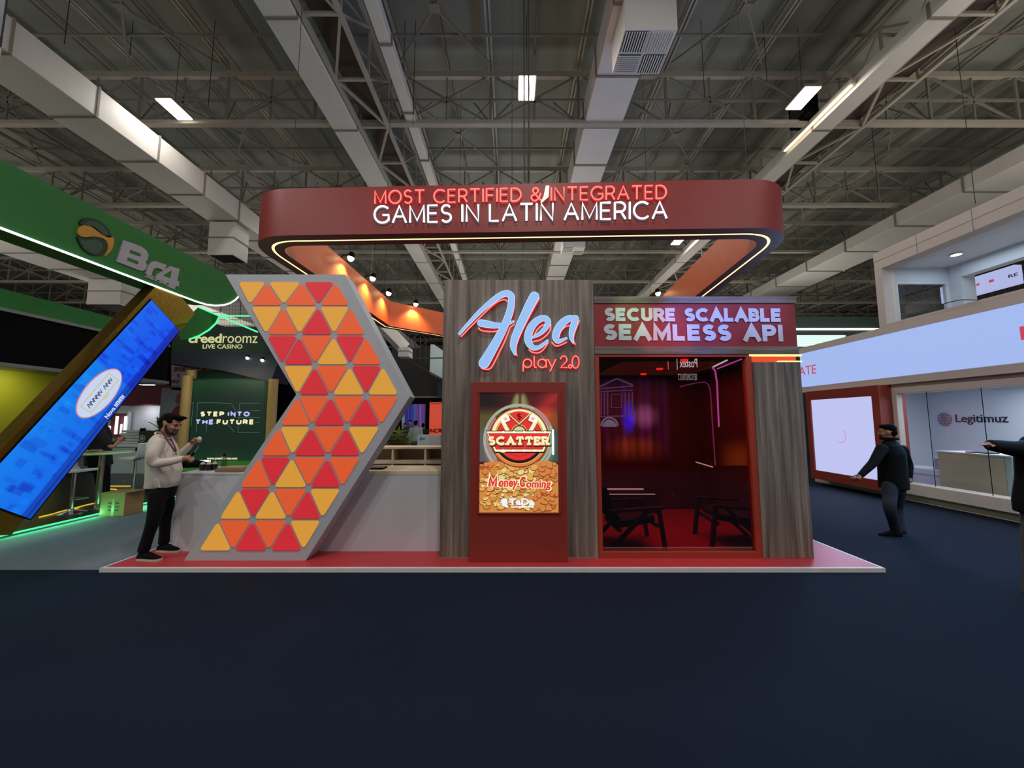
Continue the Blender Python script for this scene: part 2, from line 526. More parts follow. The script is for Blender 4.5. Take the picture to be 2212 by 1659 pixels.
struct(MB().box(-45, 45, -12, 75, -0.1, 0).build('floor', m_navy))
struct(MB().box(-45, -4.45, 4.56, 60, -0.02, 0.004).build('floor_carpet_grey', m_greycarpet))
struct(MB().box(-45, 45, -12, 75, 11.95, 12.15).build('ceiling', deck_mat()))
m_wall = mat('hall_wall_dark', '2c2825', 0.9)
struct(MB().box(-45, 45, 75, 75.3, 0, 12).build('wall_back', m_wall))
struct(MB().box(-45.3, -45, 2, 75, 0, 12).build('wall_left', m_wall))
struct(MB().box(45, 45.3, 2, 75, 0, 12).build('wall_right', m_wall))

TOP, MID, BOT = 11.39, 10.63, 9.93
XN = [-0.60 + 2.46 * k for k in range(-14, 15)]

def make_truss(Y, n):
    o = MB(); 
    o.bar((-36, Y, TOP), (36, Y, TOP), 0.11, 0.16)
    r = o.build('roof_truss', m_steel)
    struct(r)
    MB().bar((-36, Y, BOT), (36, Y, BOT), 0.16, 0.11).build('bottom_chord', m_steel, r)
    MB().bar((-36, Y, MID), (36, Y, MID), 0.06, 0.06).build('middle_chord', m_steel_d, r)
    b = MB()
    for x in XN:
        for x2, z2 in ((x + 2.46, BOT),):
            b.bar((x, Y, TOP), (x + 2.46, Y, BOT), 0.045, 0.045)
            b.bar((x, Y, BOT), (x + 2.46, Y, TOP), 0.045, 0.045)
        b.bar((x, Y, TOP), (x, Y, BOT), 0.07, 0.05)
        b.bar((x + 1.23, Y, TOP), (x + 1.23, Y, BOT), 0.04, 0.04)
        b.bar((x, Y, BOT), (x + 0.62, Y + 1.1, TOP + .2), 0.035, 0.035)
        b.bar((x, Y, BOT), (x - 0.62, Y + 1.1, TOP + .2), 0.035, 0.035)
        b.box(x + 1.23 - 0.16, x + 1.23 + 0.16, Y - 0.02, Y + 0.02, MID - 0.1, MID + 0.1)
    b.build('bracing', m_steel_d, r)
    return r

YT = [10.0 + 4.1 * k for k in range(-1, 13)]
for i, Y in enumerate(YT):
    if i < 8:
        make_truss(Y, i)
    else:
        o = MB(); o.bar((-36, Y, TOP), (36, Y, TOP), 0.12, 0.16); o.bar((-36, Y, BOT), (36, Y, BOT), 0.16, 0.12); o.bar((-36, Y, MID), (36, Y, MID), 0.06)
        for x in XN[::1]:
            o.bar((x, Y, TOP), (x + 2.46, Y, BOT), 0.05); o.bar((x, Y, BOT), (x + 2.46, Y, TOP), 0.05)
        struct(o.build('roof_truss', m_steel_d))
    # tie rod halfway, up under the deck
    struct(MB().bar((-36, Y - 1.12, 11.42), (36, Y - 1.12, 11.42), 0.05, 0.06).build('roof_tie_rod', m_steel_d))

# purlins running away from the viewer, doubled like channel pairs
for k, x in enumerate(XN):
    if abs(x) > 33: continue
    p = MB()
    p.bar((x - 0.05, -4, 11.62), (x - 0.05, 60, 11.62), 0.05, 0.12)
    p.bar((x + 0.05, -4, 11.62), (x + 0.05, 60, 11.62), 0.05, 0.12)
    struct(p.build('roof_purlin', m_steel))
    q = MB(); q.bar((x + 1.23, -4, 11.8), (x + 1.23, 60, 11.8), 0.04, 0.06)
    struct(q.build('roof_rail', m_steel_d))
    # flat diagonal wind braces in the plane of the top chords
for Y in YT[:8]:
    b = MB()
    for j, x in enumerate(XN[6:-5]):
        if j % 3 == 1:
            b.bar((x, Y - 3.2, 11.42), (x + 2.46, Y - 0.4, 11.36), 0.045); b.bar((x + 2.46, Y - 3.2, 11.42), (x, Y - 0.4, 11.36), 0.045)
            b.box(x + 1.1, x + 1.36, Y - 1.9, Y - 1.7, 11.36, 11.44)
    struct(b.build('roof_wind_brace', m_steel_d))

# walkway girder with a cable tray, left of the middle
def gantry(x0, x1, xl, zt, name_tray, lab, lab2, flip=1):
    t = thing(name_tray, lab, 'cable tray', (0.5 * (x0 + x1), 10, BOT - 0.05))
    b = MB()
    y = -2.0
    while y < 58:
        b.box(x0, x1, y, y + 2.96, BOT - 0.22, BOT + 0.10); y += 3.0
    b.build('tray', m_duct, t)
    y = 1.0
    while y < 40:
        MB().box(x0 - 0.012, x1 + 0.012, y - 0.05, y + 0.01, BOT - 0.235, BOT + 0.11).build('joint', m_steel_d, t); y += 3.0
    g = thing('lattice_girder', lab2, 'girder', (xl, 10, BOT - 0.1))
    c = MB()
    for xx in (x1 + 0.08 * flip, xl):
        c.bar((xx, -2, BOT - 0.1), (xx, 58, BOT - 0.1), 0.09)
        c.bar((xx, -2, BOT + 1.25), (xx, 58, BOT + 1.25), 0.09)
    c.build('chord', m_steel, g)
    z = MB(); y = -2.0; k = 0
    xa, xb = x1 + 0.08 * flip, xl
    while y < 56:
        z.bar((xa, y, BOT - 0.1), (xb, y, BOT - 0.1), 0.06)
        z.bar((xa if k % 2 else xb, y, BOT - 0.1), (xb if k % 2 else xa, y + 1.5, BOT - 0.1), 0.06)
        for xx in (xa, xb):
            z.bar((xx, y, BOT - 0.1), (xx, y, BOT + 1.25), 0.05)
            z.bar((xx, y, BOT - 0.1), (xx, y + 1.5, BOT + 1.25), 0.045)
        z.bar((xa, y, BOT + 1.25), (xb, y + 1.5, BOT + 1.25), 0.04)
        y += 1.5; k += 1
    z.build('lattice', m_steel, g)
    d = MB(); d.box(min(xa, xb) + 0.1, max(xa, xb) - 0.1, -2, 58, BOT + 0.08, BOT + 0.12); d.build('mesh_deck', mat('walkway_mesh', '4b3d36', 0.8, vary=0.3, scale=40), g)
gantry(-4.95, -4.30, -3.45, 0, 'cable_tray', 'long white boxed cable tray under the roof left of the middle duct', 'lattice walkway girder beside the white cable tray left of the middle duct')
gantry(8.35, 8.85, 9.75, 0, 'cable_tray', 'long white boxed cable tray under the roof with a lit tube along it', 'lattice walkway girder beside the tray with the lit tube')

# ducts
def duct(name, lab, x0, x1, z0, z1, y0, y1, step, m=None, flange=0.03, cat='duct'):
    t = thing(name, lab, cat, (0.5 * (x0 + x1), 0.5 * (y0 + y1), z0))
    MB().box(x0, x1, y0, y1, z0, z1).build('duct_body', m or m_duct, t, bevel=0.02)
    y = max(y0 + step * 0.4, 2)
    while y < min(y1, 36):
        MB().box(x0 - flange, x1 + flange, y, y + 0.05, z0 - flange, z1 + flange).build('flange', m or m_steel_d, t); y += step
    return t
m_flange = mat('duct_flange', 'a8a29a', 0.55)
duct('air_duct', 'wide square air duct running over the middle of the hall', 2.03, 3.07, 9.93, 10.7, -2, 58, 1.62)
duct('air_duct', 'slim white square duct beside the walkway girder', -2.93, -2.66, 9.93, 10.2, -2, 58, 1.9)
duct('air_duct', 'big grey rectangular air duct high over the green stand', -10.72, -9.63, 8.7, 9.42, 3, 40, 1.55, flange=0.02)
duct('air_duct', 'long air duct under the roof above the white two-storey stand', 14.5, 16.3, 9.0, 9.5, 2, 48, 2.2)

def diffuser(x0, x1, y0, y1, z0, z1, lab):
    t = thing('air_diffuser', lab, 'air vent', ((x0 + x1) / 2, (y0 + y1) / 2, z0))
    MB().box(x0, x1, y0, y1, z0, z1).build('diffuser_box', m_duct, t, bevel=0.01)
    fr = MB(); w = (x1 - x0) / 2; h = (y1 - y0) / 2
    for i in (0, 1):
        for j in (0, 1):
            a0, a1, b0, b1 = x0 + i * w + .03, x0 + (i + 1) * w - .03, y0 + j * h + .03, y0 + (j + 1) * h - .03
            dark = not (i == 1 and j == 0)
            fr.box(a0, a1, b0, b1, z0 - 0.012, z0 - 0.004, 1 if dark else 0)
            for k in range(9):
                q = a0 + (a1 - a0) * (k + 0.5) / 9; r_ = b0 + (b1 - b0) * (k + .5) / 9
                if i == 0 and j == 1: fr.box(a0, a1, r_ - .012, r_ + .012, z0 - 0.03, z0 - 0.012, 0)
                else: fr.box(q - .012, q + .012, b0, b1, z0 - 0.03, z0 - 0.012, 0)
    fr.build('louvre_grille', [m_duct, m_black], t)
    return t
diffuser(2.18, 3.2, 6.75, 7.7, 9.2, 9.89, 'square white air diffuser with dark louvres hanging under the middle duct')
diffuser(2.22, 3.2, 16.1, 16.9, 9.2, 9.89, 'second air diffuser further along the middle duct, seen below the hanging sign')

# the drop box under the left duct
def drop_box(x0, x1, y0, y1, z0, z1, lab):
    t = thing('air_outlet', lab, 'air vent', ((x0 + x1) / 2, (y0 + y1) / 2, z0))
    MB().box(x0, x1, y0, y1, z0, z1).build('outlet_box', m_duct, t, bevel=0.015)
    f = MB(); f.box(x0 - .02, x1 + .02, y0 - .02, y1 + .02, z0 + (z1 - z0) * .5, z0 + (z1 - z0) * .5 + .04); f.build('flange', m_steel_d, t)
    g = MB(); g.box(x0 + .05, x1 - .05, y0 + .05, y1 - .05, z0 - 0.01, z0 + 0.002); g.build('grille', m_black, t)
drop_box(-10.65, -9.75, 12.95, 13.7, 7.45, 8.66, 'boxy white air outlet hanging under the big left duct')
drop_box(-17.7, -16.3, 15.6, 17.0, 6.5, 7.57, 'white air outlet seen between the green canopy and its far band')
duct('air_duct', 'far white duct seen under the green canopy edge', -18.2, -16.0, 7.6, 8.6, 5, 30, 1.5)

# high-bay lamps
def high_bay(x, y, z, lab=None, group=None, proto=[None]):
    if proto[0] is None:
        t = thing('high_bay_lamp', lab, 'ceiling lamp', (x, y, z), group)
        MB().box(x - .22, x + .22, y - .36, y + .36, z + .03, z + .10).build('housing', m_steel_d, t)
        g = MB()
        for k in range(6):
            q = x - .17 + .068 * k; g.box(q - .022, q + .022, y - .34, y + .34, z, z + .03)
        g.build('tubes', m_lamp, t)
        w = MB(); w.tube([(x, y, z + .1), (x, y, 11.95)], 0.006, 5); w.build('hanger', m_cable, t)
        proto[0] = (t, x, y, z); return t
    t0, x0, y0, z0 = proto[0]
    return dup(t0, (x - x0, y - y0, z - z0), lab, group)
LZ = 9.9
high_bay(0.37, 8.85, LZ, 'lit six-tube ceiling lamp in the middle, above the red lettered sign', 'high bay lamps')
high_bay(-8.97, 9.5, LZ, 'lit six-tube ceiling lamp beside the big left duct', 'high bay lamps')
high_bay(7.47, 9.15, LZ, 'lit six-tube ceiling lamp beside the tray with the lit tube', 'high bay lamps')
high_bay(7.66, 17.05, LZ, 'small far ceiling lamp seen through the hanging sign opening', 'high bay lamps')
high_bay(17.4, 17.2, LZ, 'far ceiling lamp above the roof edge of the white two-storey stand', 'high bay lamps')
def hall_lamp_light(x, y, e=150):
    area_light('lamp_light', (x, y, LZ - 0.03), 0.42, e, (1.0, 0.97, 0.92), size_y=0.7)
for x, y in ((0.37, 8.85), (-8.97, 9.5), (7.47, 9.15), (7.66, 17.05), (17.4, 17.2), (0.37, 1.0), (-8.9, 1.0), (8.4, 1.0), (0.37, -6.5), (-9, -6.5), (9, -6.5), (-8.9, 17), (0.3, 17), (-8, 26), (8, 26)):
    hall_lamp_light(x, y, 270 if y < 3 else (35 if (x, y) == (-8.97, 9.5) else 110))

# lit tube along the right tray
t = thing('tube_lamp', 'long lit tube lamp fixed along the white cable tray', 'lamp', (8.3, 9.4, BOT - .2))
MB().box(8.22, 8.34, 8.6, 11.0, BOT - .10, BOT + .02).build('tube_housing', m_duct, t)
MB().box(8.24, 8.30, 8.65, 10.95, BOT - .13, BOT - .10).build('tube', glow('tube_warm', 'ffe6b0', 3.0), t)
t = thing('speaker_box', 'dark boxed loudspeaker beside the tray with the lit tube', 'loudspeaker', (8.15, 9.9, 9.9))
MB().box(7.95, 8.25, 9.6, 10.3, 9.95, 10.75).build('cabinet', m_black, t, bevel=.02)
MB().box(7.93, 7.95, 9.7, 10.2, 10.05, 10.65).build('speaker_grille', mat('speaker_cloth', '3a2a24', .9), t)

# hanging cables
def cable(lab, pts, r=0.012):
    tag(MB().tube(pts, r, 6).build('hanging_cable', m_cable), lab, 'cable')
for (xa, ya, xb, yb, Y, lab) in ((1121, 0, 1133, 392, 5.9, 'thick black cable dropping from the roof behind the ampersand of the sign'),
                                 (2143, 0, 2107, 440, 7.5, 'thin black cable hanging in front of the far right duct'),
                                 (1135, 30, 1143, 392, 6.0, 'thin steel hanging wire beside the thick black cable')):
    q = at(xb, yb, Y=Y); p = Vector((q.x, q.y, 11.95))
    cable(lab, [p, p.lerp(q, .5), q], 0.012 if 'thick' in lab else 0.006)
for i, (px, py0, py1, Y) in enumerate(((137, 0, 95, 8), (278, 15, 120, 9), (448, 80, 230, 9), (1655, 85, 175, 9), (1895, 330, 420, 12), (1520, 110, 210, 9), (870, 60, 150, 9), (890, 80, 270, 9))):
    q = at(px + 2, py1, Y=Y)
    tag(MB().tube([(q.x, q.y, 11.95), q], 0.008, 5).build('hanging_wire', m_cable), 'thin wire hanging from the steel roof', 'wire', 'loose wires under the roof')

# unseen area lights added across the hall, facing up to brighten the roof
for x, y, z, s, e in ((-19, 8, 5, 6, 150), (-17, 20, 4.5, 6, 150), (13, 6, 5.6, 5, 120), (12, 20, 5, 6, 130), (0, 17, 4.2, 6, 150), (-9, -5, 3.5, 6, 130), (12, -4, 3.5, 6, 110), (2, -8, 5.2, 6, 110), (-1, 30, 4, 8, 150), (27, 12, 5, 8, 150), (-29, 12, 5, 8, 150), (20, 32, 5, 8, 140), (-20, 32, 5, 8, 140)):
    area_light('roof_fill_light', (x, y, z), s, e * 1.6, (1.0, 0.96, 0.86), (PI, 0, 0))
# ------------------------------------------------------------------ the red stand in the middle
m_redfloor = mat('red_laminate', 'b8343a', 0.45, vary=0.05, scale=3)
m_edge = mat('white_edge_trim', 'd8d4d2', 0.5)
m_cab = mat('cabinet_red', '8e2c22', 0.55, vary=0.04, scale=2)
m_cabf = mat('door_frame_red', 'a03a26', 0.5, vary=0.04, scale=2)
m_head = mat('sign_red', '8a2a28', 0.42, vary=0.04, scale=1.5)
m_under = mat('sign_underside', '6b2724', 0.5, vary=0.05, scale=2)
m_orange = mat('orange_face', 'd9642c', 0.45, vary=0.06, scale=4)
m_wood = wood_mat('wood_laminate', '51473f', '75695f', '978b80')
m_woodx = wood_mat('wood_laminate_flat', '51473f', '6e635a', '8b8076', along='X')
m_white = mat('white_laminate', 'c6c6cb', 0.45, vary=0.02, scale=2)
m_greybody = mat('grey_body', 'b6b9c0', 0.55, vary=0.02, scale=2)
m_cream = mat('cream_board', 'd9c8ad', 0.5, vary=0.04, scale=3)
m_warm_led = glow('warm_led', 'ffdc94', 2.1)
m_red_neon = glow('red_neon', 'ff6a60', 1.9)
m_red_acr = glow('red_acrylic', 'b00618', 0.75)
m_white_neon = glow('white_neon', 'f4faff', 1.7)

# raised floor
plat = thing('platform', 'low red raised floor with white edge strips under the whole stand', 'stage', (-0.2, 7.5, 0))
MB().box(-4.60, 4.16, 4.53, 11.3, 0.0, 0.045).build('deck', m_redfloor, plat)
e = MB(); e.box(-4.63, 4.19, 4.49, 4.53, 0, 0.045); e.build('edge_trim', m_edge, plat)
e = MB(); e.box(4.16, 4.19, 4.53, 11.3, 0, 0.045); e.build('edge_trim', m_edge, plat)
e = MB(); e.box(-4.63, -4.60, 4.53, 11.3, 0, 0.045); e.build('edge_trim', m_edge, plat)
ZP = 0.045

# ---- chevron
YC = 4.728
chev = thing('chevron_sign', 'tall grey arrow-shaped sign with lit orange, red and yellow triangles', 'sign', (-3.1, YC, ZP))
cp = [at(x, y, Y=YC) for x, y in ((487, 593), (745, 598), (885, 857), (660, 1211), (397, 1210), (640, 852))]
cp[3].z = cp[4].z = ZP; cp[1].z = cp[0].z
body = MB(); body.prism([tuple(q) for q in reversed(cp)], (0, 0.26, 0)); body.build('body', m_greybody, chev, bevel=0.008)
fc = front(YC); z3 = Zf(fc, 380, 580, 2.513)
rows = [(70, (333, 497, 688, 868)), (204, (402, 585, 775, 950)), (363, (490, 670, 858, 1035)), (525, (577, 755, 945, 1125)), (690, (660, 843, 1033, 1215)),
        (855, (560, 738, 928, 1115)), (1020, (453, 632, 825, 1010)), (1192, (340, 525, 720, 903)), (1363, (230, 418, 612, 795)), (1535, (120, 310, 505, 692))]
cols = ['YOYORO', 'YOYRYO', 'RROYRO', 'YROYRY', 'OOROYO'.replace('Y', 'R'), 'OYRORY', 'ORYORO', 'YRYORY', 'YORORY']
m_tri = {'Y': glow('panel_yellow', 'dd9c3a', 0.86, '5a3a14'), 'O': glow('panel_orange', 'e05a2e', 0.86, '5a2412'), 'R': glow('panel_red', 'd02a34', 0.86, '501216')}
def round_poly(pts, inset, r, n=5):
    c = sum((Vector(p) for p in pts), Vector((0, 0))) / 3
    P_ = [Vector(p) for p in pts]
    # inset towards the middle by a fixed gap, then round every corner
    Q = []
    for i in range(3):
        p, a, b = P_[i], P_[i - 1], P_[(i + 1) % 3]
        d = ((a - p).normalized() + (b - p).normalized()); h = (a - p).normalized().angle((b - p).normalized()) / 2
        Q.append(p + d.normalized() * (inset / math.sin(h)))
    out = []
    for i in range(3):
        p, a, b = Q[i], Q[i - 1], Q[(i + 1) % 3]
        s_ = p + (a - p).normalized() * r; e_ = p + (b - p).normalized() * r
        for k in range(n + 1):
            t = k / n; out.append(tuple(s_ * (1 - t) ** 2 + p * 2 * t * (1 - t) + e_ * t * t))
    return out
for r in range(9):
    N = lambda rr, k: z3(rows[rr][1][k], rows[rr][0])
    tris = []
    for k in range(3):
        if r < 4:
            tris += [[N(r, k), N(r, k + 1), N(r + 1, k)], [N(r, k + 1), N(r + 1, k + 1), N(r + 1, k)]]
        else:
            tris += [[N(r, k), N(r + 1, k + 1), N(r + 1, k)], [N(r, k), N(r, k + 1), N(r + 1, k + 1)]]
    for t_, c_ in zip(tris, cols[r]):
        b = MB(); b.fpoly(fc, round_poly(t_, 0.012, 0.055), 0.010, 0, th=0.012)
        b.build('light_panel', m_tri[c_], chev)

# ---- counter and the shelves behind it
YK = 5.051
ctr = thing('counter', 'long white bar counter running behind the arrow-shaped sign', 'counter', (-2.6, YK, ZP))
MB().box(-4.32, -0.885, YK, YK + 0.62, ZP, 1.0).build('front_panel', m_white, ctr)
MB().box(-4.32, -2.0, YK - 0.005, YK + 0.72, 1.0, 1.022).build('worktop', m_white, ctr)
part_label(MB().box(-2.0, -0.885, YK - 0.004, YK + 0.62, 1.0, 1.045).build('worktop', m_cream, ctr), 'cream worktop edge')

YS = 6.3
shelf = thing('back_shelf', 'cream open shelf unit with loose cables behind the counter', 'shelf', (-1.7, YS, ZP))
sx0, sx1 = -2.9, -0.92
s_ = MB(); s_.box(sx0, sx1, YS, YS + .4, 1.235, 1.265); s_.box(sx0, sx1, YS, YS + .4, 1.0, 1.05); s_.box(sx0, sx1, YS, YS + .4, .70, .75); s_.build('shelf_board', m_cream, shelf)
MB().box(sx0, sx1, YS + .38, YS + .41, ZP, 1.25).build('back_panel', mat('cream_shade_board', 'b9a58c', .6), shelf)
for x in (-2.9, -1.95, -1.42, -0.95):
    MB().box(x, x + .03, YS + .01, YS + .38, ZP, 1.24).build('divider', m_cream, shelf)
cb = [(-2.5, YS + .1, .78), (-2.3, YS + .05, .85), (-2.1, YS + .06, .93), (-1.95, YS + .04, .86), (-1.8, YS + .06, .80)]
tag(MB().tube(smooth_path(cb, 6), .010, 6).build('cable', m_cable), 'loose black cable looping on the shelf nearest the arrow sign', 'cable')
cb = [(-1.78, YS + .1, .80), (-1.7, YS + .05, .95), (-1.55, YS + .05, .86), (-1.42, YS + .0, .92), (-1.3, YS + .05, .80)]
tag(MB().tube(smooth_path(cb, 6), .010, 6).build('cable', m_cable), 'black cable drooping in the middle of the cream shelf', 'cable')
t = thing('power_strip', 'dark power strip lying on the cream shelf', 'power strip', (-1.75, YS + .12, .75))
MB().box(-1.85, -1.66, YS + .08, YS + .16, .75, .80).build('strip_body', m_black, t, bevel=.006)
sk = MB(); [sk.lathe((-1.82 + .045 * k, YS + .12, .80), [(.014, 0), (.014, .004)], 10) for k in range(4)]; sk.build('socket', m_steel_d, t)
t = thing('router_box', 'pale plastic box on the shelf beside the wood-clad tower', 'router', (-1.1, YS + .1, .75))
MB().box(-1.30, -1.0, YS + .06, YS + .24, .75, .83).build('case', mat('pale_plastic', 'cdbfb2', .4), t, bevel=.012)
l_ = MB(); [l_.box(-1.27 + .03 * k, -1.26 + .03 * k, YS + .055, YS + .06, .77, .78) for k in range(5)]; l_.build('indicator', m_black, t)
t = thing('folded_laptop', 'dark closed laptop on the counter beside the arrow sign', 'laptop', (-1.95, YK + .2, 1.045))
MB().box(-1.98, -1.72, YK + .15, YK + .35, 1.045, 1.06).build('base', m_black, t, bevel=.004)
MB().box(-1.98, -1.72, YK + .15, YK + .35, 1.061, 1.07).build('lid', mat('laptop_lid', '3a3432', .4), t, bevel=.003)

# ---- wood-clad tower
YW = 4.804
tower = thing('wood_tower', 'tall wood-clad tower carrying the blue script sign and the poster screen', 'tower', (0.08, YW + .6, ZP))
MB().box(-0.876, 1.042, YW, YW + 1.5, ZP, 3.497).build('cladding', m_wood, tower, bevel=.004)
MB().box(-0.876, 1.042, YW - .0015, YW, ZP, ZP + .012).build('plinth', m_steel_d, tower)

fw = front(YW); z5 = Zf(fw, 980, 620, 7.628)
logo = thing('script_sign', 'glowing blue handwritten sign with red neon edging on the wood tower', 'sign', (0.1, YW - .03, 2.6))
m_blueface = glow('blue_face', '98c2f6', 0.92, '304050')
m_edgeglow = glow('edge_white', 'd8ecff', 1.1)
strokes = [
    [(92, 798, 28), (250, 622, 46), (430, 432, 60), (600, 285, 76), (750, 172, 88), (870, 128, 96), (945, 170, 100), (952, 270, 100), (930, 410, 106), (878, 560, 110), (800, 740, 118), (700, 930, 130), (600, 1105, 145), (505, 1265, 160)],
    [(455, 612, 104), (560, 630, 106), (690, 650, 84), (820, 640, 58), (920, 612, 42), (1000, 578, 12)],
    [(1325, 178, 145), (1240, 340, 140), (1150, 530, 130), (1060, 730, 118), (1000, 890, 108), (985, 1010, 84), (1012, 1135, 16)],
    [(1290, 850, 24), (1400, 795, 52), (1500, 705, 70), (1548, 600, 84), (1500, 535, 84), (1400, 555, 96), (1290, 655, 112), (1228, 800, 116), (1235, 930, 104), (1305, 1012, 74), (1400, 1008, 52), (1490, 945, 40), (1550, 886, 18)],
    [(1985, 540, 70), (1900, 535, 92), (1790, 605, 112), (1705, 720, 112), (1672, 835, 100), (1705, 905, 72), (1775, 892, 42), (1860, 852, 18)],
    [(1995, 535, 92), (1965, 650, 98), (1932, 760, 76), (1932, 860, 56), (1962, 945, 10)]]
k5 = z5.L(1)
face = MB(); back = MB(); rim = MB()
for i, s in enumerate(strokes):
    sp = smooth_path([(a, b, c) for a, b, c in s], 7)
    pts = [z5(a, b) for a, b, c in sp]; ws = [c * k5 for a, b, c in sp]
    dd = .058 + .0006 * i
    face.fribbon(fw, pts, .1, dd, 0, th=.03, widths=ws)
    rim.fribbon(fw, pts, .1, dd - .002, 0, widths=[w + .010 for w in ws])
    p2 = [z5(a + 22, b + 34) for a, b, c in sp]
    back.fribbon(fw, p2, .1, .016 + .0004 * i, 0, th=.014, widths=ws)
    for j in (0, -1):
        if s[j][2] > 60:
            face.fdisc(fw, pts[j][0], pts[j][1], ws[j] / 2 * .999, dd - .0003, 0, n=24, th=.03)
            rim.fdisc(fw, pts[j][0], pts[j][1], ws[j] / 2 + .005, dd - .0023, 0, n=24)
            back.fdisc(fw, p2[j][0], p2[j][1], ws[j] / 2, .0158, 0, n=24)
face.build('letters', m_blueface, logo)
rim.build('letter_rim', m_edgeglow, logo)
back.build('letter_shadow_plate', m_red_acr, logo)
neon = MB()
for ln in ([(125, 830), (300, 650), (500, 450), (650, 310), (760, 240), (850, 225), (885, 250)], [(410, 680), (450, 720), (550, 740), (650, 745), (740, 730)],
           [(1005, 625), (930, 680), (900, 760), (830, 930), (740, 1110), (650, 1290), (600, 1350), (540, 1365), (455, 1340)],
           [(1410, 195), (1300, 390), (1180, 620), (1080, 830), (1030, 980), (1025, 1090), (1045, 1140)], [(1325, 810), (1370, 720), (1440, 650), (1495, 630)],
           [(1595, 620), (1585, 720), (1520, 810), (1420, 880), (1300, 910)], [(1235, 1040), (1290, 1080), (1370, 1095), (1440, 1070), (1500, 1010), (1555, 925)],
           [(1725, 845), (1760, 740), (1830, 670), (1900, 645)], [(1610, 915), (1650, 960), (1690, 980), (1760, 965), (1860, 915)], [(2065, 560), (2000, 720), (1965, 850), (1975, 920), (2000, 955)]):
    sp = smooth_path(ln, 6); neon.tube([fw.p(*z5(a, b), .034) for a, b in sp], .0085, 6)
neon.build('neon_edging', m_red_neon, logo)
circ = lambda cx, cy_, rx, ry, a0=0, a1=360, n=22: [(cx + rx * math.cos(math.radians(a0 + (a1 - a0) * i / n)), cy_ - ry * math.sin(math.radians(a0 + (a1 - a0) * i / n))) for i in range(n + 1)]
sub = thing('neon_lettering', 'small red neon words play 2.0 under the blue script sign', 'neon sign', (0.5, YW - .02, 2.25))
nb = MB(); gl = MB()
for ln in ([(1145, 1395), (1145, 1262)], circ(1215, 1260, 68, 68), [(1325, 1140), (1325, 1300), (1338, 1325), (1365, 1330)], circ(1455, 1262, 68, 68), [(1522, 1195), (1522, 1330)],
           [(1550, 1195), (1612, 1318)], [(1680, 1195), (1585, 1395)], circ(1810, 1200, 52, 58, 175, -35, 14) + [(1760, 1330), (1870, 1330)], circ(1917, 1312, 26, 26), circ(2005, 1240, 56, 100)):
    nb.tube([fw.p(*z5(a, b), .02) for a, b in ln], .0075, 6)
    gl.fribbon(fw, [z5(a, b) for a, b in ln], .034, .004)
nb.build('neon_tube', m_red_neon, sub); gl.build('neon_backing', glow('neon_halo_red', 'b80c1c', .9), sub)  # backing strip glows to paint the red halo beside the tubes
part_label(MB().fpoly(fw, [z5(1432, 1128), z5(1455, 1135), z5(1495, 1185), z5(1470, 1180)], .022, 0, th=.004).build('loose_tape', mat('beige_tape', 'b9a890', .7), sub), 'loose beige scrap above the a')

# ---- poster screen cabinet
YT_ = 4.668
tot = thing('screen_cabinet', 'dark red cabinet with a lit portrait game poster screen', 'display cabinet', (0.08, YT_, ZP))
cab = MB(); cab.box(-0.500, 0.655, YT_, YW - .002, ZP, 2.164); cab.build('cabinet_body', m_cab, tot, bevel=.005)
ft = front(YT_); z8 = Zf(ft, 1010, 820, 5.352)
def poster(u, v):
    x, y = u * 900, (1 - v) * 1385            # crop pixels inside the screen
    r, g, b = 70, 18, 22
    f = max(0, 1 - ((x - 60) ** 2 + (y - 60) ** 2) ** .5 / 330); r -= 52 * f; g -= 10 * f; b -= 6 * f
    if y < 330:
        hw = 60 + y * .42; d = abs(x - 460) / hw
        f = max(0, 1 - d ** 3) * min(1, y / 60 + .25) * (0.35 if abs(x - 462) < 16 else 1)
        r += 70 * f; g += 130 * f; b += 72 * f
        f = max(0, min(1, (x - 480) / 300)) * max(0, 1 - abs((x - 560) * .8 - (300 - y)) / 220); r += 90 * f; g += 20 * f; b += 18 * f
    if 150 < y < 520:
        f = min(1, (y - 150) / 120)
        if x < 260: r += (40 - r + 55) * f * .8; g += 62 * f; b += 20 * f
        if x > 620: k = 1 - (x - 620) / 300; r += 95 * f * (1 - abs(k - .5)); g += 52 * f; b += 10 * f
    if 380 < y < 800:
        f = min(1, (y - 380) / 100)
        if x < 200: r += (95 - r) * f; g += (88 - g) * f; b += (90 - b) * f
        if x > 780: r += (60 - r) * f; g += (82 - g) * f; b += (78 - b) * f
    f = max(0, 1 - (((x - 460) / 430) ** 2 + ((y - 620) / 430) ** 2)); r += 110 * f; g += 140 * f; b += 95 * f
    return (min(255, r), min(255, g), min(255, b))
sc_ = [ft.p(*z8(x, y), .002) for x, y in ((135, 1535), (1053, 1535), (1046, 150), (146, 150))]
picture('screen_picture', sc_, poster, 44, 66, tot, .95)
P = lambda n, h, s=1.0: glow(n, h, s)
pm = [P('art_gold', 'e6ae55', .95), P('art_cream', 'f8efc0', 1.0), P('art_red', 'ea2f2f', .95), P('art_black', '1a0c0a', 1), P('art_orange', 'e0803c', .95), P('art_brown', '6a1f16', .9), P('art_silver', 'b3bda6', .8), P('art_white', 'ffffff', 1.1), P('art_green', 'c9d79a', .95), P('art_pink', 'c98a90', .8), P('art_ice', 'dfe9ff', 1.1), P('art_coin', 'd98d45', .9), P('art_coin_dark', '8a3b20', .8), P('art_lemon', 'ead98a', .95)]
GOLD, CREAM, RED, BLK, ORA, BRN, SIL, WHT, GRN, PNK, ICE, COIN, COIND, LEM = range(14)
a = MB(); q8 = z8; k8 = z8.L(1)
cu, cv = z8(592, 690)
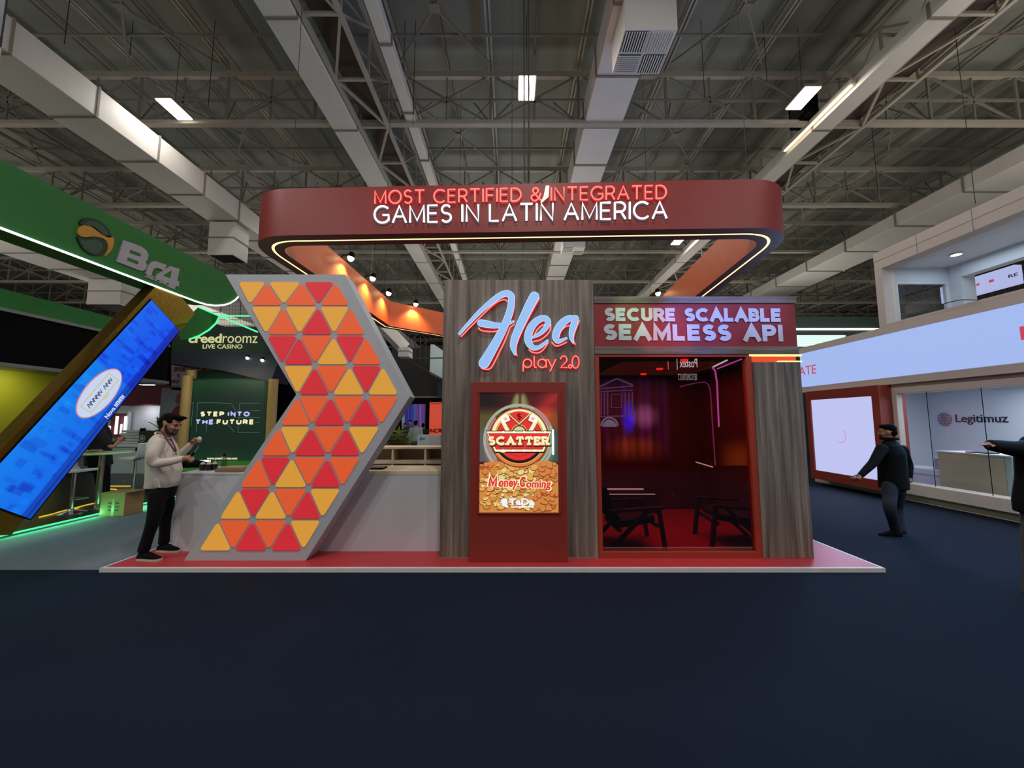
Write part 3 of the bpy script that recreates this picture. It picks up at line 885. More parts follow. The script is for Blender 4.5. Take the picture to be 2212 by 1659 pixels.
a.fring(ft, cu, cv, k8 * 372, k8 * 405, .003, SIL); a.fring(ft, cu, cv, k8 * 345, k8 * 366, .0031, PNK, a0=2.4, a1=4.6); a.fring(ft, cu, cv, k8 * 340, k8 * 366, .0031, SIL, a0=-1.2, a1=1.2); a.fring(ft, cu, cv, k8 * 372, k8 * 403, .0033, PNK, a0=.4, a1=1.1)
# coin heap
random.seed(3)
heap = [z8(135, 1535), z8(1053, 1535), z8(1051, 985), z8(930, 935), z8(800, 945), z8(600, 1010), z8(400, 950), z8(250, 945), z8(140, 1000)]
a.fpoly(ft, heap, .004, COIN)
for i in range(330):
    x = random.uniform(160, 1030); y = random.uniform(985 if 300 < x < 880 else 975, 1510)
    rx = random.uniform(22, 42); u, v = z8(x, y)
    if x - rx < 137 or x + rx > 1051 or y + rx > 1533: continue
    d = .0042 + i * 2e-6; rot = random.uniform(-.5, .5); sq = random.uniform(.45, .8)
    shade = random.random()
    warm = (x > 780) or (y < 1120 and x < 330)
    a.fdisc(ft, u, v - k8 * 5, k8 * (rx + 4), d, COIND, rv=k8 * (rx * sq + 4), n=14, rot=rot)
    a.fdisc(ft, u, v, k8 * rx, d + 1e-6, (COIN if shade < .5 else ORA) if warm else (LEM if shade < .38 else GOLD if shade < .8 else COIN), rv=k8 * rx * sq, n=14, rot=rot)
# the wheel
cu, cv = z8(597, 668)
D = .0056
for r, m_ in ((338, BRN), (328, ORA), (300, GOLD), (290, BLK), (262, BRN), (256, RED), (212, BRN), (208, RED)):
    a.fdisc(ft, cu, cv, k8 * r, D, m_, n=56); D += .0002
a.fring(ft, cu, cv, k8 * 268, k8 * 318, D, CREAM, a0=.25, a1=2.9); D += .0002
a.fring(ft, cu, cv, k8 * 262, k8 * 285, D, GOLD, a0=.3, a1=2.84); D += .0002
a.fdisc(ft, *z8(597, 610), k8 * 92, D, GOLD, n=32); D += .0002
a.fdisc(ft, *z8(597, 610), k8 * 82, D, BRN, n=32); D += .0002
a.fdisc(ft, *z8(597, 612), k8 * 70, D, GRN, n=32); D += .0002
for x0, x1, dx in ((385, 470, 1), (812, 722, -1)):
    a.fribbon(ft, [z8(x0, 430), z8(x1 + 10 * dx, 612)], k8 * 52, D, CREAM); D += .0001
    a.fribbon(ft, [z8(x0 + 26 * dx, 430), z8(x1 + 34 * dx, 612)], k8 * 8, D, BRN)
D += .0002
for s in (-1, 1):
    a.fpoly(ft, [z8(597 + s * 135, 395), z8(597 + s * 215, 430), z8(597 + s * 190, 505), z8(597 + s * 105, 470)], D, WHT)
    for t_ in range(5):
        an = math.radians(200 + 35 * t_)
        a.fribbon(ft, [z8(597 + s * 158, 470), z8(597 + s * 158 + 34 * math.cos(an), 455 + 34 * math.sin(an))], k8 * 7, D + .0002, GOLD)
D += .0004
tri = lambda x0, x1, y0, ya: [z8(x0, y0), z8(x0 + (x1 - x0) * .25, y0 - 22), z8((x0 + x1) / 2, y0 - 30), z8(x0 + (x1 - x0) * .75, y0 - 22), z8(x1, y0), z8((x0 + x1) / 2, ya)]
for args, m_ in (((452, 742, 392, 538), BRN), ((458, 736, 392, 522), LEM), ((482, 712, 396, 502), BRN), ((488, 706, 396, 494), RED)):
    a.fpoly(ft, tri(*args), D, m_); D += .0003
u0, v0 = z8(566, 466); u1, v1 = z8(628, 388)
for s_ in glyph('S')[0]: a.fribbon(ft, [(u0 + (u1 - u0) * (.14 + .72 * p_[0] / .56), v0 + (v1 - v0) * (.16 + .68 * p_[1])) for p_ in s_], k8 * 11, D, BLK)
a.frect(ft, (u0 + u1) / 2 - k8 * 4, (u0 + u1) / 2 + k8 * 4, v0, v1, D + .0001, BLK); D += .0003
# banner
for pts, m_ in (([(212, 590), (975, 590), (880, 848), (315, 848)], BLK), ([(220, 598), (967, 598), (878, 832), (318, 832)], CREAM), ([(238, 620), (948, 620), (866, 808), (330, 808)], BRN), ([(244, 626), (942, 626), (862, 802), (334, 802)], RED)):
    a.fpoly(ft, [z8(*p) for p in pts], D, m_); D += .0003
for x in (415, 535, 655, 775, 895):
    a.fdisc(ft, *z8(x, 607), k8 * 13, D, WHT, n=14)
for x in (410, 530, 655, 775):
    a.fdisc(ft, *z8(x, 820), k8 * 13, D, WHT, n=14)
a.fdisc(ft, *z8(410, 824), k8 * 40, D - .0001, CREAM, rv=k8 * 18, n=16)
D += .0003
def serif_word(text, x0, x1, yb, yt, wd, d, m_, grow=0, dx=0, dy=0):
    bl, br, tl, tr = z8(x0 + dx, yb + dy), z8(x1 + dx, yb + dy), z8(x0 + dx, yt + dy), z8(x1 + dx, yt + dy)
    st, W = layout(text, .34, .4)
    S = (br[0] - bl[0]) / W; H = tl[1] - bl[1]
    f = lambda p: (bl[0] + p[0] * S, bl[1] + p[1] * H)
    for s_ in st: a.fribbon(ft, [f(p) for p in s_], k8 * (wd + grow), d, m_)
    x = 0
    for ch in text:
        _, w_ = glyph(ch)
        feet = {'A': [(0, 0), (w_, 0)], 'T': [(.36, 0)], 'E': [(0.08, 0), (.08, 1)], 'R': [(0, 0), (.62, 0), (.05, 1)]}.get(ch, [])
        for fx, fy in feet:
            a.frect(ft, *(lambda c: (c[0] - k8 * (24 + grow / 2), c[0] + k8 * (24 + grow / 2), c[1] - k8 * (8 + grow / 2), c[1] + k8 * (8 + grow / 2)))(f((x + fx, fy))), d, m_)
        if ch == 'T':
            for e_ in (0, w_): c = f((x + e_, .9)); a.frect(ft, c[0] - k8 * (9 + grow / 2), c[0] + k8 * (9 + grow / 2), c[1] - k8 * 16, c[1] + k8 * 10, d, m_)
        if ch == 'E':
            for e_ in (.1, .9): c = f((x + w_, e_)); a.frect(ft, c[0] - k8 * (9 + grow / 2), c[0] + k8 * (9 + grow / 2), c[1] - k8 * 13, c[1] + k8 * 13, d, m_)
        x += w_ + .34
serif_word('SCATTER', 254, 930, 742, 668, 23, D, BLK, 20, 4, 14); D += .0003
serif_word('SCATTER', 254, 930, 742, 668, 23, D, ORA, 8, 0, 8); D += .0003
serif_word('SCATTER', 254, 930, 742, 668, 23, D, CREAM, 2); D += .0003
def word(text, x0, x1, yb, yt, m_, bold, shear=0):
    global D
    u0, v0 = z8(x0, yb); u1, v1 = z8(x1, yt)
    a.ftext(ft, text, u0, v0, u1 - u0, v1 - v0, D, m_, bold=bold, shear=shear); D += .0003
def Mst(x0, x1, yb, yt, m_, w):
    global D
    o_ = w * .5
    f = lambda a_, b__: z8(x0 + o_ + (x1 - x0 - w) * a_ + 12 * b__, yb - o_ * .5 - (yb - yt - o_) * b__)
    a.fribbon(ft, [f(0, 0), f(.02, 1), f(.5, .2), f(.98, 1), f(1, 0)], k8 * w, D, m_); D += .0003
Mst(222, 352, 1250, 1108, CREAM, 46); word('oney', 338, 588, 1285, 1152, CREAM, .07, .1); word('C', 585, 676, 1250, 1104, CREAM, .08, .1); word('oming', 658, 968, 1290, 1150, CREAM, .07, .1)
Mst(238, 338, 1240, 1122, RED, 26); word('oney', 350, 574, 1272, 1164, RED, .03, .1); word('C', 598, 662, 1240, 1118, RED, .05, .1); word('oming', 670, 954, 1276, 1162, RED, .03, .1)
word('TaDa', 478, 770, 1447, 1370, ICE, .04); word('GAMING', 500, 765, 1478, 1458, WHT, .04)
a.fdisc(ft, *z8(430, 1425), k8 * 32, D, ICE, rv=k8 * 36, n=18); a.fdisc(ft, *z8(452, 1462), k8 * 20, D, ICE, rv=k8 * 14, n=12)
for i in range(5):
    an = math.radians(55 + 28 * i); a.fribbon(ft, [z8(430, 1420), z8(430 + 52 * math.cos(an), 1420 - 48 * math.sin(an))], k8 * 14, D + .0001, ICE)
for x in (402, 425, 445): a.fdisc(ft, *z8(x, 1378), k8 * 5, D, WHT, n=8)
a.frect(ft, *(lambda p, q: (p[0], q[0], p[1], q[1]))(z8(978, 870), z8(998, 575)), .0035, WHT)
a.build('poster_art', pm, tot)
bz = MB()
for p, q in (((118, 130), (1070, 150)), ((118, 1535), (1070, 1552))):
    (u0, v0), (u1, v1) = z8(p[0], q[1]), z8(q[0], p[1]); bz.frect(ft, u0, u1, v0, v1, .014, th=.014)
for p, q in (((118, 150), (138, 1535)), ((1052, 150), (1070, 1535))):
    (u0, v0), (u1, v1) = z8(p[0], q[1]), z8(q[0], p[1]); bz.frect(ft, u0, u1, v0, v1, .014, th=.014)
bz.build('screen_bezel', m_cab, tot)
area_light('screen_light', tuple(ft.p(.08, 1.45, .03)), .8, 5, (1, .75, .45), (-PI / 2, 0, 0), tot, size_y=1.2)
# ------------------------------------------------------------------ meeting room with the dark glass front
RX0, RX1, RY1 = 1.046, 3.632, 7.4
room = thing('meeting_room', 'wood and red framed meeting room with a dark glass front', 'meeting room', (2.35, YW + 1.2, ZP))
bm_ = MB(); bm_.box(RX0, RX1 + .008, YW, RY1, 3.19, 3.28); bm_.build('top_beam', m_woodx, room, bevel=.003)
bm_ = MB(); bm_.box(RX0, RX1, YW, YW + .35, 2.53, 2.628); bm_.build('lower_beam', m_woodx, room, bevel=.003)
board = MB(); board.box(RX0, RX1 - .01, YW + .012, YW + .30, 2.628, 3.19); bo = board.build('sign_board', mat('board_red', '8e2328', .5, vary=.03, scale=2), room)
part_label(MB().box(3.632 - .06, 3.632 - .01, YW + .3, RY1, 2.628, 3.19).build('side_board', m_head, room), 'red side face of the sign board')
# lettering on the board
fb = front(YW + .012)
m_letter = mat('letter_white', 'c9cdd4', .45, vary=.0)
def block(fr, text, x0, x1, yb0, yb1, yt0, yt1, wpx, gap, space, d, th, m_, name, parent, asp=1.0):
    bl, br, tl, tr = fr.px(x0, yb0), fr.px(x1, yb1), fr.px(x0, yt0), fr.px(x1, yt1)
    H = tl[1] - bl[1]; w = wpx / (yb0 - yt0) * H
    st, W = layout(text, gap, space)
    ins = w / 2
    b = MB()
    for s_ in st:
        pts = []
        for a_, b__ in s_:
            u = bl[0] + ins + (br[0] - bl[0] - 2 * ins) * a_ / W
            k = (u - bl[0]) / (br[0] - bl[0])
            lo = bl[1] + (br[1] - bl[1]) * k; hi = tl[1] + (tr[1] - tl[1]) * k
            # butt ends: strokes that stop at the top or foot run to the full height
            y = lo + ins + (hi - lo - 2 * ins) * b__
            pts.append([u, y, b__])
        for e in (0, -1):
            o_ = pts[1] if e == 0 else pts[-2]; q = pts[e]
            dy = q[1] - o_[1]; dx = q[0] - o_[0]
            L_ = math.hypot(dx, dy)
            if L_ > 1e-6 and (q[2] in (0, 1)) and abs(dy) > abs(dx) * .8:
                q[0] += dx / abs(dy) * ins; q[1] += ins if dy > 0 else -ins
            elif L_ > 1e-6 and abs(dx) > abs(dy) * 3 and len(pts) > 1:
                q[0] += math.copysign(ins * .6, dx)
        b.fribbon(fr, [(q[0], q[1]) for q in pts], w, d, 0, th=th); d += .0004
    return b.build(name, m_, parent)
block(fb, 'SECURE SCALABLE', 1306, 1687, 694, 696, 665, 667, 8.2, .40, .70, .006, .004, m_letter, 'lettering', room)
block(fb, 'SEAMLESS API', 1304, 1691, 735, 738, 700, 702, 9.8, .40, .66, .006, .004, m_letter, 'lettering', room)
# posts, frame, glass
MB().box(3.03, 3.636, YW, YW + .12, ZP, 2.43).build('wood_post', m_wood, room, bevel=.003)
lw = MB(); lw.box(3.0, 3.62, YW + .05, YW + .12, 2.43, 2.53); lw.build('lit_gap', glow('lit_gap_red', 'f04a18', .9), room)
st_ = MB(); st_.box(3.0, 3.66, YW + .0, YW + .03, 2.505, 2.528); st_.box(3.36, 3.66, YW - .002, YW + .03, 2.432, 2.446); st_.build('led_strip', glow('led_yellowish', 'ffe08a', 1.4), room)
fr_ = MB()
fr_.box(1.046, 1.10, YW + .01, YW + .09, ZP, 2.53); fr_.box(2.955, 3.03, YW + .01, YW + .09, ZP, 2.53); fr_.box(1.10, 2.955, YW + .01, YW + .09, 2.495, 2.53); fr_.box(1.10, 2.955, YW + .01, YW + .09, ZP, .115)
fr_.build('door_frame', m_cabf, room, bevel=.003)
m_dark_glass = glass_mat('dark_red_glass', 'c8a8a8', .10)
MB().box(1.10, 1.985, YW + .045, YW + .055, .115, 2.495).build('glass_pane', m_dark_glass, room)
MB().box(1.99, 2.955, YW + .05, YW + .06, .115, 2.495).build('glass_pane', m_dark_glass, room)
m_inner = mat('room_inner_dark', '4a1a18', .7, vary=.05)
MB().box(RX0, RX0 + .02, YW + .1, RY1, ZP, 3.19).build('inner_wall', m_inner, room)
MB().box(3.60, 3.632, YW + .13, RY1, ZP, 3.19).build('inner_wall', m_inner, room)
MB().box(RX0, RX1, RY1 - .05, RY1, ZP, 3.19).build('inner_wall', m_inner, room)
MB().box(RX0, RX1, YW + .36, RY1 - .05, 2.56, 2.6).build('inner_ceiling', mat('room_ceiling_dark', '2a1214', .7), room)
part_label(MB().box(RX0 + .02, 3.60, YW + .1, RY1 - .05, ZP, ZP + .006).build('carpet', mat('room_red_carpet', 'a81c22', .9, vary=.1, scale=40), room), 'red carpet inside')
# low bench with light strips inside the room
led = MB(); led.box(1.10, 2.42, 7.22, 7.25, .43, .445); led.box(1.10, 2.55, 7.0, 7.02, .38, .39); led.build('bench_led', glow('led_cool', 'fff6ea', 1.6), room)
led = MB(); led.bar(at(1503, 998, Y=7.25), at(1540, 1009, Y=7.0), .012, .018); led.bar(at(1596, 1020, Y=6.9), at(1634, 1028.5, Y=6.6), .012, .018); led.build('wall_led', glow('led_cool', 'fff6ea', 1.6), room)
sh = MB(); sh.box(1.07, 2.6, 7.02, 7.34, ZP + .006, .425); sh.build('bench', mat('bench_dark', '2a1010', .6), room)
area_light('room_light', (2.3, 6.0, 2.5), 1.6, 60, (1.0, .22, .14), (0, 0, 0), room)
for px_, py_ in ((1390, 808), (1425, 797), (1478, 778)):
    p = at(px_, py_, Z=2.55)
    tag(MB().lathe((p.x, p.y, 2.535), [(.045, 0), (.055, .012), (.055, .025)], 16).build('downlight', glow('downlight_red', 'ff2a30', 3)), 'round red-glowing ceiling spot inside the dark glass room', 'ceiling lamp', 'red downlights in the meeting room')

def armchair(lab, x, y, ang, K=.87):
    """Low lounge chair with bent wooden side frames."""
    t = thing('armchair', lab, 'armchair', (x, y, ZP + .006))
    R = Matrix.Rotation(ang, 3, 'Z'); o = Vector((x, y, ZP + .006))
    W = lambda a, b, c: o + R @ Vector((a * K, b * K, c * K))
    mw = mat('chair_wood', '3a241c', .45, vary=.08, scale=8); mf = mat('chair_cloth', '2c2a30', .9, vary=.1, scale=30)
    def slab(pts, y0, y1, th, name):
        b = MB(); n = len(pts)
        L = [W(a, y0, c) for a, c in pts]; r_ = [W(a, y1, c) for a, c in pts]
        L2 = [W(a, y0, c + th) for a, c in pts]; r2 = [W(a, y1, c + th) for a, c in pts]
        b.loft([[L[i], r_[i], r2[i], L2[i]] for i in range(n)]); return b.build(name, mf, t, bevel=.02)
    slab([(-.30, .30), (0, .33), (.30, .38)], -.29, .29, .11, 'seat')
    b = MB(); b.loft([[W(-.30, -.29, .36), W(-.30, .29, .36), W(-.19, .29, .36), W(-.19, -.29, .36)], [W(-.42, -.29, .62), W(-.42, .29, .62), W(-.31, .29, .64), W(-.31, -.29, .64)], [W(-.52, -.29, .90), W(-.52, .29, .90), W(-.43, .29, .92), W(-.43, -.29, .92)]])
    b.build('backrest', mf, t, bevel=.025)
    for s in (-.33, .33):
        b = MB(); b.bar(W(.42, s, 0), W(.34, s, .58), .05, .045); b.build('leg', mw, t)
        b = MB(); b.bar(W(-.42, s, 0), W(.20, s, .58), .05, .045); b.build('leg', mw, t)
        b = MB(); b.bar(W(-.40, s, .56), W(.40, s, .60), .07, .035); b.build('armrest', mw, t)
    b = MB(); b.bar(W(-.25, -.33, .28), W(-.25, .33, .28), .04); b.bar(W(.32, -.33, .34), W(.32, .33, .34), .04); b.build('rail', mw, t)
    return t
armchair('dark wooden armchair behind the glass, its back to the wood-clad tower', 1.58, 5.36, .06)
armchair('dark wooden armchair behind the glass, nearest the right-hand wood post', 3.0, 5.46, PI - .08)

# lamps that wash the board and its white letters with colour
def stage_spot(lab, loc, target, e, col, ang, lens):
    t = thing('stage_light', lab, 'stage light', loc)
    d = (Vector(target) - Vector(loc)).normalized()
    b = MB(); b.lathe(loc, [(.05, -.14), (.07, -.12), (.07, .08), (.085, .1)], 16, axis=d); b.build('can', m_black, t)
    b = MB(); b.lathe(Vector(loc) + d * .101, [(.06, 0), (.06, .004)], 16, axis=d); b.build('lens', lens, t)
    b = MB(); b.tube([Vector(loc), Vector((loc[0], loc[1], 11.95))], .012, 6); b.build('pole', m_black, t)
    spot_light('stage_beam', tuple(Vector(loc) + d * .12), target, e, col, ang, .9, t, .05)
for lab, loc, tgt, e, col, ang in (('blue stage light aimed at the middle of the red board', (2.6, 1.5, 5.6), (2.45, 4.8, 3.12), 900, (.16, .22, 1), 18),
                                   ('second blue stage light aimed at the end of the red board', (3.6, 1.5, 5.6), (3.22, 4.8, 3.12), 650, (.22, .28, 1), 11),
                                   ('green stage light aimed at the start of the red board', (1.2, 1.5, 5.6), (1.55, 4.8, 3.08), 380, (.45, 1, .35), 9),
                                   ('pink stage light aimed at the lower line of the red board', (1.7, 1.5, 5.4), (1.95, 4.8, 2.78), 380, (1, .35, .55), 12)):
    stage_spot(lab, loc, tgt, e, col, ang, m_black)

# ------------------------------------------------------------------ the hanging ring sign
HB = 4.10
A, B, C_, D_, E_, F_ = [Vector(q) for q in ((-3.60, 4.84), (3.66, 4.60), (4.12, 10.6), (2.4, 12.3), (-1.75, 11.3), (-3.42, 9.82))]
def rounded(poly, rad):
    out = []; N_ = len(poly)
    for i in range(N_):
        p, a_, b_ = poly[i], poly[i - 1], poly[(i + 1) % N_]; r = rad[i]
        if r < 1e-4: out.append(p.copy()); continue
        u = (a_ - p).normalized(); v = (b_ - p).normalized()
        for k in range(13):
            t = k / 12; s_ = p + u * r; e_ = p + v * r
            # circular-ish blend
            q0 = s_ * (1 - t) ** 2 + (p * .93 + (s_ + e_) * .035) * 2 * t * (1 - t) + e_ * t * t
            out.append(q0)
    return out
def inset(poly, d):
    out = []; N_ = len(poly)
    for i in range(N_):
        p, a_, b_ = poly[i], poly[i - 1], poly[(i + 1) % N_]
        u = (p - a_).normalized(); v = (b_ - p).normalized()
        n1 = Vector((-u.y, u.x)); n2 = Vector((-v.y, v.x)); n = (n1 + n2).normalized()
        out.append(p + n * (d / max(.4, n.dot(n1))))
    return out
ring = [A, B, C_, D_, E_, F_]
outer = rounded(ring, [.62, .62, 0, 0, 0, 0])
ledc0 = rounded(inset(ring, .145), [.50, .50, 0, 0, 0, 0])
ledc1 = rounded(inset(ring, .175), [.48, .48, 0, 0, 0, 0])
inner = rounded(inset(ring, .30), [.34, .34, 0, 0, 0, 0])
HT = at(1640, 391, Y=4.66).z
sign = thing('ring_sign', 'large hanging red ring sign with neon words and a warm light line beneath', 'sign', (0.2, 8, HB))
def band(poly, z0, z1, flip=False):
    b = MB(); n = len(poly)
    vv = [(q.x, q.y, z0) for q in poly] + [(q.x, q.y, z1) for q in poly]
    ff = [(i, (i + 1) % n, n + (i + 1) % n, n + i) for i in range(n)]
    if flip: ff = [f[::-1] for f in ff]
    b.add(vv, ff); return b
def ringface(a_, b_, z, m=0):
    b = MB(); n = len(a_)
    b.add([(q.x, q.y, z) for q in a_] + [(q.x, q.y, z) for q in b_], [(i, n + i, n + (i + 1) % n, (i + 1) % n) for i in range(n)], m); return b
band(outer, HB, HT).build('outer_face', m_head, sign, smooth='auto')
band(inner, HB, HT, True).build('inner_face', m_orange, sign, smooth='auto')
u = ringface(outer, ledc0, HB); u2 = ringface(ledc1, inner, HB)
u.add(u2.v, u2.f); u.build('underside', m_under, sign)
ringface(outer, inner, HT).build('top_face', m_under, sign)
ringface(ledc0, ledc1, HB + .004).build('light_line', m_warm_led, sign)
g_ = band(ledc0, HB, HB + .01); g2 = band(ledc1, HB, HB + .01); g_.add(g2.v, g2.f); g_.build('light_channel', m_warm_led, sign)
# neon words
du = (B - A).normalized()
fs = Frame((A.x, A.y, HB), (du.x, du.y, 0), (0, 0, 1))
neon_r = thing('neon_lettering', 'red neon words MOST CERTIFIED & INTEGRATED along the top line of the ring sign', 'neon sign', tuple(fs.p(3.4, .45)))
neon_w = thing('neon_lettering', 'white neon words GAMES IN LATIN AMERICA along the lower line of the ring sign', 'neon sign', tuple(fs.p(3.4, .2)))
def neon_words(text, bl, br, tl, tr, mt, backing, parent, r, gap, space):
    st = quad_text(fs, text, fs.px(*bl), fs.px(*br), fs.px(*tl), fs.px(*tr), gap, space)
    i = 0
    for wd in text.split(' '):
        b = MB(); k = MB()
        for s_ in st[i:i + sum(len(glyph(ch)[0]) for ch in wd)]:
            b.tube([fs.p(u_, v_, .032) for u_, v_ in s_], r, 6)
            k.fribbon(fs, s_, r * 3.6, .006)
            i += 1
        b.build('neon_tube', mt, parent); k.build('neon_backing', backing, parent)
neon_words('MOST CERTIFIED & INTEGRATED', (812, 442.5), (1437, 431.5), (812, 415.5), (1437, 403.5), m_red_neon, glow('neon_halo_red', 'b80c1c', .9), neon_r, .0105, .27, .50)  # tube halo put into the glow of the red backing strips
neon_words('GAMES IN LATIN AMERICA', (811, 484), (1438, 474), (811, 448.5), (1438, 438.5), m_white_neon, mat('neon_backing_grey', '5a3c44', .5), neon_w, .0135, .25, .44)
p_ = [fs.p(*fs.px(*q), .05) for q in ((1178.5, 406), (1186, 405.5), (1184.5, 430), (1171.5, 441), (1167, 442.5), (1174, 428))]
b = MB(); b.prism(p_, tuple(-fs.n * .006)); tag(b.build('torn_sheet', glow('torn_sheet_glow', 'f3e7d2', .75, 'e0d6c4')), 'torn pale scrap stuck over the ampersand of the neon words', 'scrap')  # scrap is no lamp, its brightness is put in as glow
# clamp lamps along the inner top rim
def rim_lamp(lab, px_, py_):
    p = at(px_, py_, Z=HT + .04)
    # nearest point of the inner rim, the lamp leans over it and points down the orange face
    best = None
    for i in range(len(inner)):
        a_, b_ = inner[i], inner[(i + 1) % len(inner)]; d = b_ - a_
        if d.length < 1e-6: continue
        t = max(0, min(1, (Vector((p.x, p.y)) - a_).dot(d) / d.length_squared)); q = a_ + d * t
        k = (q - Vector((p.x, p.y))).length
        if best is None or k < best[0]: best = (k, q, Vector((-d.y, d.x)).normalized())
    k, q, nrm = best
    base = Vector((q.x, q.y, HT)); head = base + Vector((nrm.x * .16, nrm.y * .16, .07))
    t = thing('clamp_lamp', lab, 'spotlight', tuple(base))
    b = MB(); b.tube([base - Vector((nrm.x * .05, nrm.y * .05, -.004)), base + Vector((0, 0, .09)), head], .012, 6); b.build('arm', m_black, t)
    tg = base + Vector((nrm.x * .02, nrm.y * .02, -.6)); dd = (tg - head).normalized()
    b = MB(); b.lathe(head, [(.03, -.07), (.05, -.05), (.062, .03)], 14, axis=dd); b.build('lamp_head', m_black, t)
    b = MB(); b.ell(head + dd * .05, .062, 12, 8); b.build('bulb', glow('halogen', 'ffe9b0', 8), t)
    spot_light('lamp_beam', tuple(head + dd * .125), tuple(tg), 75, (1, .66, .32), 120, .9, t, .04)
rim_lamp('lit clamp lamp nearest the front of the orange inner face', 735, 556)
rim_lamp('second lit clamp lamp along the orange inner face', 785, 600)
rim_lamp('third lit clamp lamp, just before the bend of the orange inner face', 823, 632)
rim_lamp('lit clamp lamp beyond the bend, nearest the wood tower', 893, 658)
rim_lamp('lit clamp lamp above the red board on the far side of the ring', 1433, 632)
for x, y in ((-3.2, 5.3), (3.3, 5.1), (-3.2, 9.4), (3.8, 10.3), (0, 4.85), (-1.6, 11.2)):
    b = MB(); b.tube([(x, y, HT), (x, y, 11.95)], .005, 5); b.build('suspension_wire', m_cable, sign)
# ------------------------------------------------------------------ white two-storey stand across the blue aisle
m_greige = mat('greige_panel', 'd6ccc5', .55, vary=.02, scale=2)
m_wall_w = mat('white_wall', 'cfd3da', .6, vary=.01)
m_ledband = glow('led_wall_blue_white', 'a9bff7', .92)
m_ledwhite = glow('led_screen_lilac', 'c3c8f6', .95)
m_clear = glass_mat('clear_glass', 'f4f6f8', .02)
XL = 8.2
legit = thing('exhibition_stand', 'white two-storey stand with a long pale blue light band across the blue aisle', 'exhibition stand', (9.8, 7, 0))
b = MB(); b.box(8.42, 13, 2.0, 10.9, 0, .16); b.build('plinth', mat('plinth_beige', 'd8d0bc', .5), legit, bevel=.01)
b = MB(); b.box(8.30, 8.6, 2.0, 8.45, .16, .385); b.build('window_sill', mat('sill_pale', 'e0d8d2', .5), legit, bevel=.01)
b = MB(); b.box(8.22, 8.60, 2.0, 10.9, 2.47, 2.62); b.box(8.2, 8.60, 2.0, 10.9, 3.58, 3.74); b.box(8.25, 8.6, 2.0, 10.88, 2.62, 3.58); b.box(8.58, 13, 2, 10.9, 2.5, 2.62); b.build('fascia', m_greige, legit, bevel=.004)
b = MB(); b.box(8.215, 8.25, 2.0, 10.86, 2.63, 3.575); b.build('light_band', m_ledband, legit)
fl = wall_frame(8.215)
def wtext(fr, s_, bl, tr, d, m_, name, parent, bold=0, th=.004):
    (u0, v0), (u1, v1) = fr.px(*bl), fr.px(*tr)
    b = MB(); b.ftext(fr, s_, min(u0, u1), v0, abs(u1 - u0), v1 - v0, d, 0, bold=bold, th=th); return b.build(name, m_, parent)
wtext(fl, 'ATE', (1727, 812), (1762, 787), .004, glow('band_letter_red', 'd0455c', .9), 'lettering', legit, .0)
lb = MB(); u0, v0 = fl.px(2206, 735); lb.frect(fl, u0, u0 + .3, v0, v0 + .22, .004); lb.build('lettering', glow('band_letter_red', 'd0455c', .9), legit)
# portal with the loading screen
pb = MB(); pb.box(8.02, 8.6, 8.40, 8.58, .16, 2.47); pb.box(8.02, 8.6, 10.36, 10.5, .16, 2.47); pb.box(8.02, 8.6, 8.58, 10.36, 2.235, 2.47); pb.box(8.02, 8.6, 8.58, 10.36, .16, .385)
pb.build('portal_frame', mat('portal_red', '94382c', .5, vary=.05), legit, bevel=.005)
MB().box(8.06, 8.10, 8.58, 10.36, .385, 2.235).build('portal_screen', m_ledwhite, legit)
fp = wall_frame(8.06)
rg = MB(); cu, cv = fp.px(1815, 942); rg.fring(fp, cu, cv, .15, .168, .003, 0, a0=-1.9, a1=1.0); rg.build('loading_ring', glow('ring_pink', 'e58ab0', .95), legit)
rg = MB(); rg.fring(fp, cu, cv, .152, .166, .0025, 0, a0=1.0, a1=4.4); rg.build('loading_ring', glow('ring_pale', 'cdbdf0', .95), legit)
# glazed ground floor
g = MB(); g.box(8.36, 8.375, 2.0, 8.38, .385, 2.27); g.build('front_glass', m_clear, legit)
mu = MB(); ys = [at(2000, 848, X=8.36).y, at(2118, 840, X=8.36).y, at(2168, 990, X=8.36).y - .05]
for y in (ys[0], ys[1], 5.9, 5.0, 4.1): mu.box(8.364, 8.371, y - .004, y + .004, .385, 2.27)
mu.build('glass_joint', m_black, legit)
MB().box(8.3, 8.6, 2.0, 8.40, 2.27, 2.5).build('lintel', m_greige, legit, bevel=.004)
MB().box(8.3, 8.42, 8.30, 8.40, .16, 2.27).build('post', m_greige, legit)
inn = MB(); inn.box(11.0, 11.1, 2.0, 10.9, .16, 2.5); inn.box(8.6, 11.0, 10.2, 10.3, .16, 2.5); inn.build('inner_wall', m_wall_w, legit)
MB().box(8.6, 11, 2, 10.2, .16, .18).build('inner_floor', mat('inner_floor_pale', 'bfc4cc', .4), legit)
MB().box(8.6, 11, 2, 10.2, 2.44, 2.5).build('inner_ceiling', m_wall_w, legit)
area_light('room_light', (9.7, 7.2, 2.40), 1.8, 62, (.80, .90, 1.0), (0, 0, 0), legit)
fi = wall_frame(11.0)
wtext(fi, 'Legitimuz', (2066, 917.5), (2177, 894), .01, mat('logo_navy', '20283e', .5), 'lettering', legit, .012, .01)
zl = Zf(fi, 1700, 740, 3.457)
fp_ = MB(); c0 = zl(1180, 575); R0 = zl.L(52) * 1.0
R0 = abs(zl(1180, 523)[1] - zl(1180, 627)[1]) / 2
for i in range(10):
    t = (i - 4.5) / 4.2
    pts = []
    for k in range(41):
        s_ = -1 + 2 * k / 40
        x = s_; y = t + .26 * math.sin(s_ * 2.6 + .2)
        if x * x + y * y < 1: pts.append((c0[0] + R0 * x, c0[1] + R0 * y))
    if len(pts) > 2: fp_.fribbon(fi, pts, R0 * .10, .012, 0, th=.002)
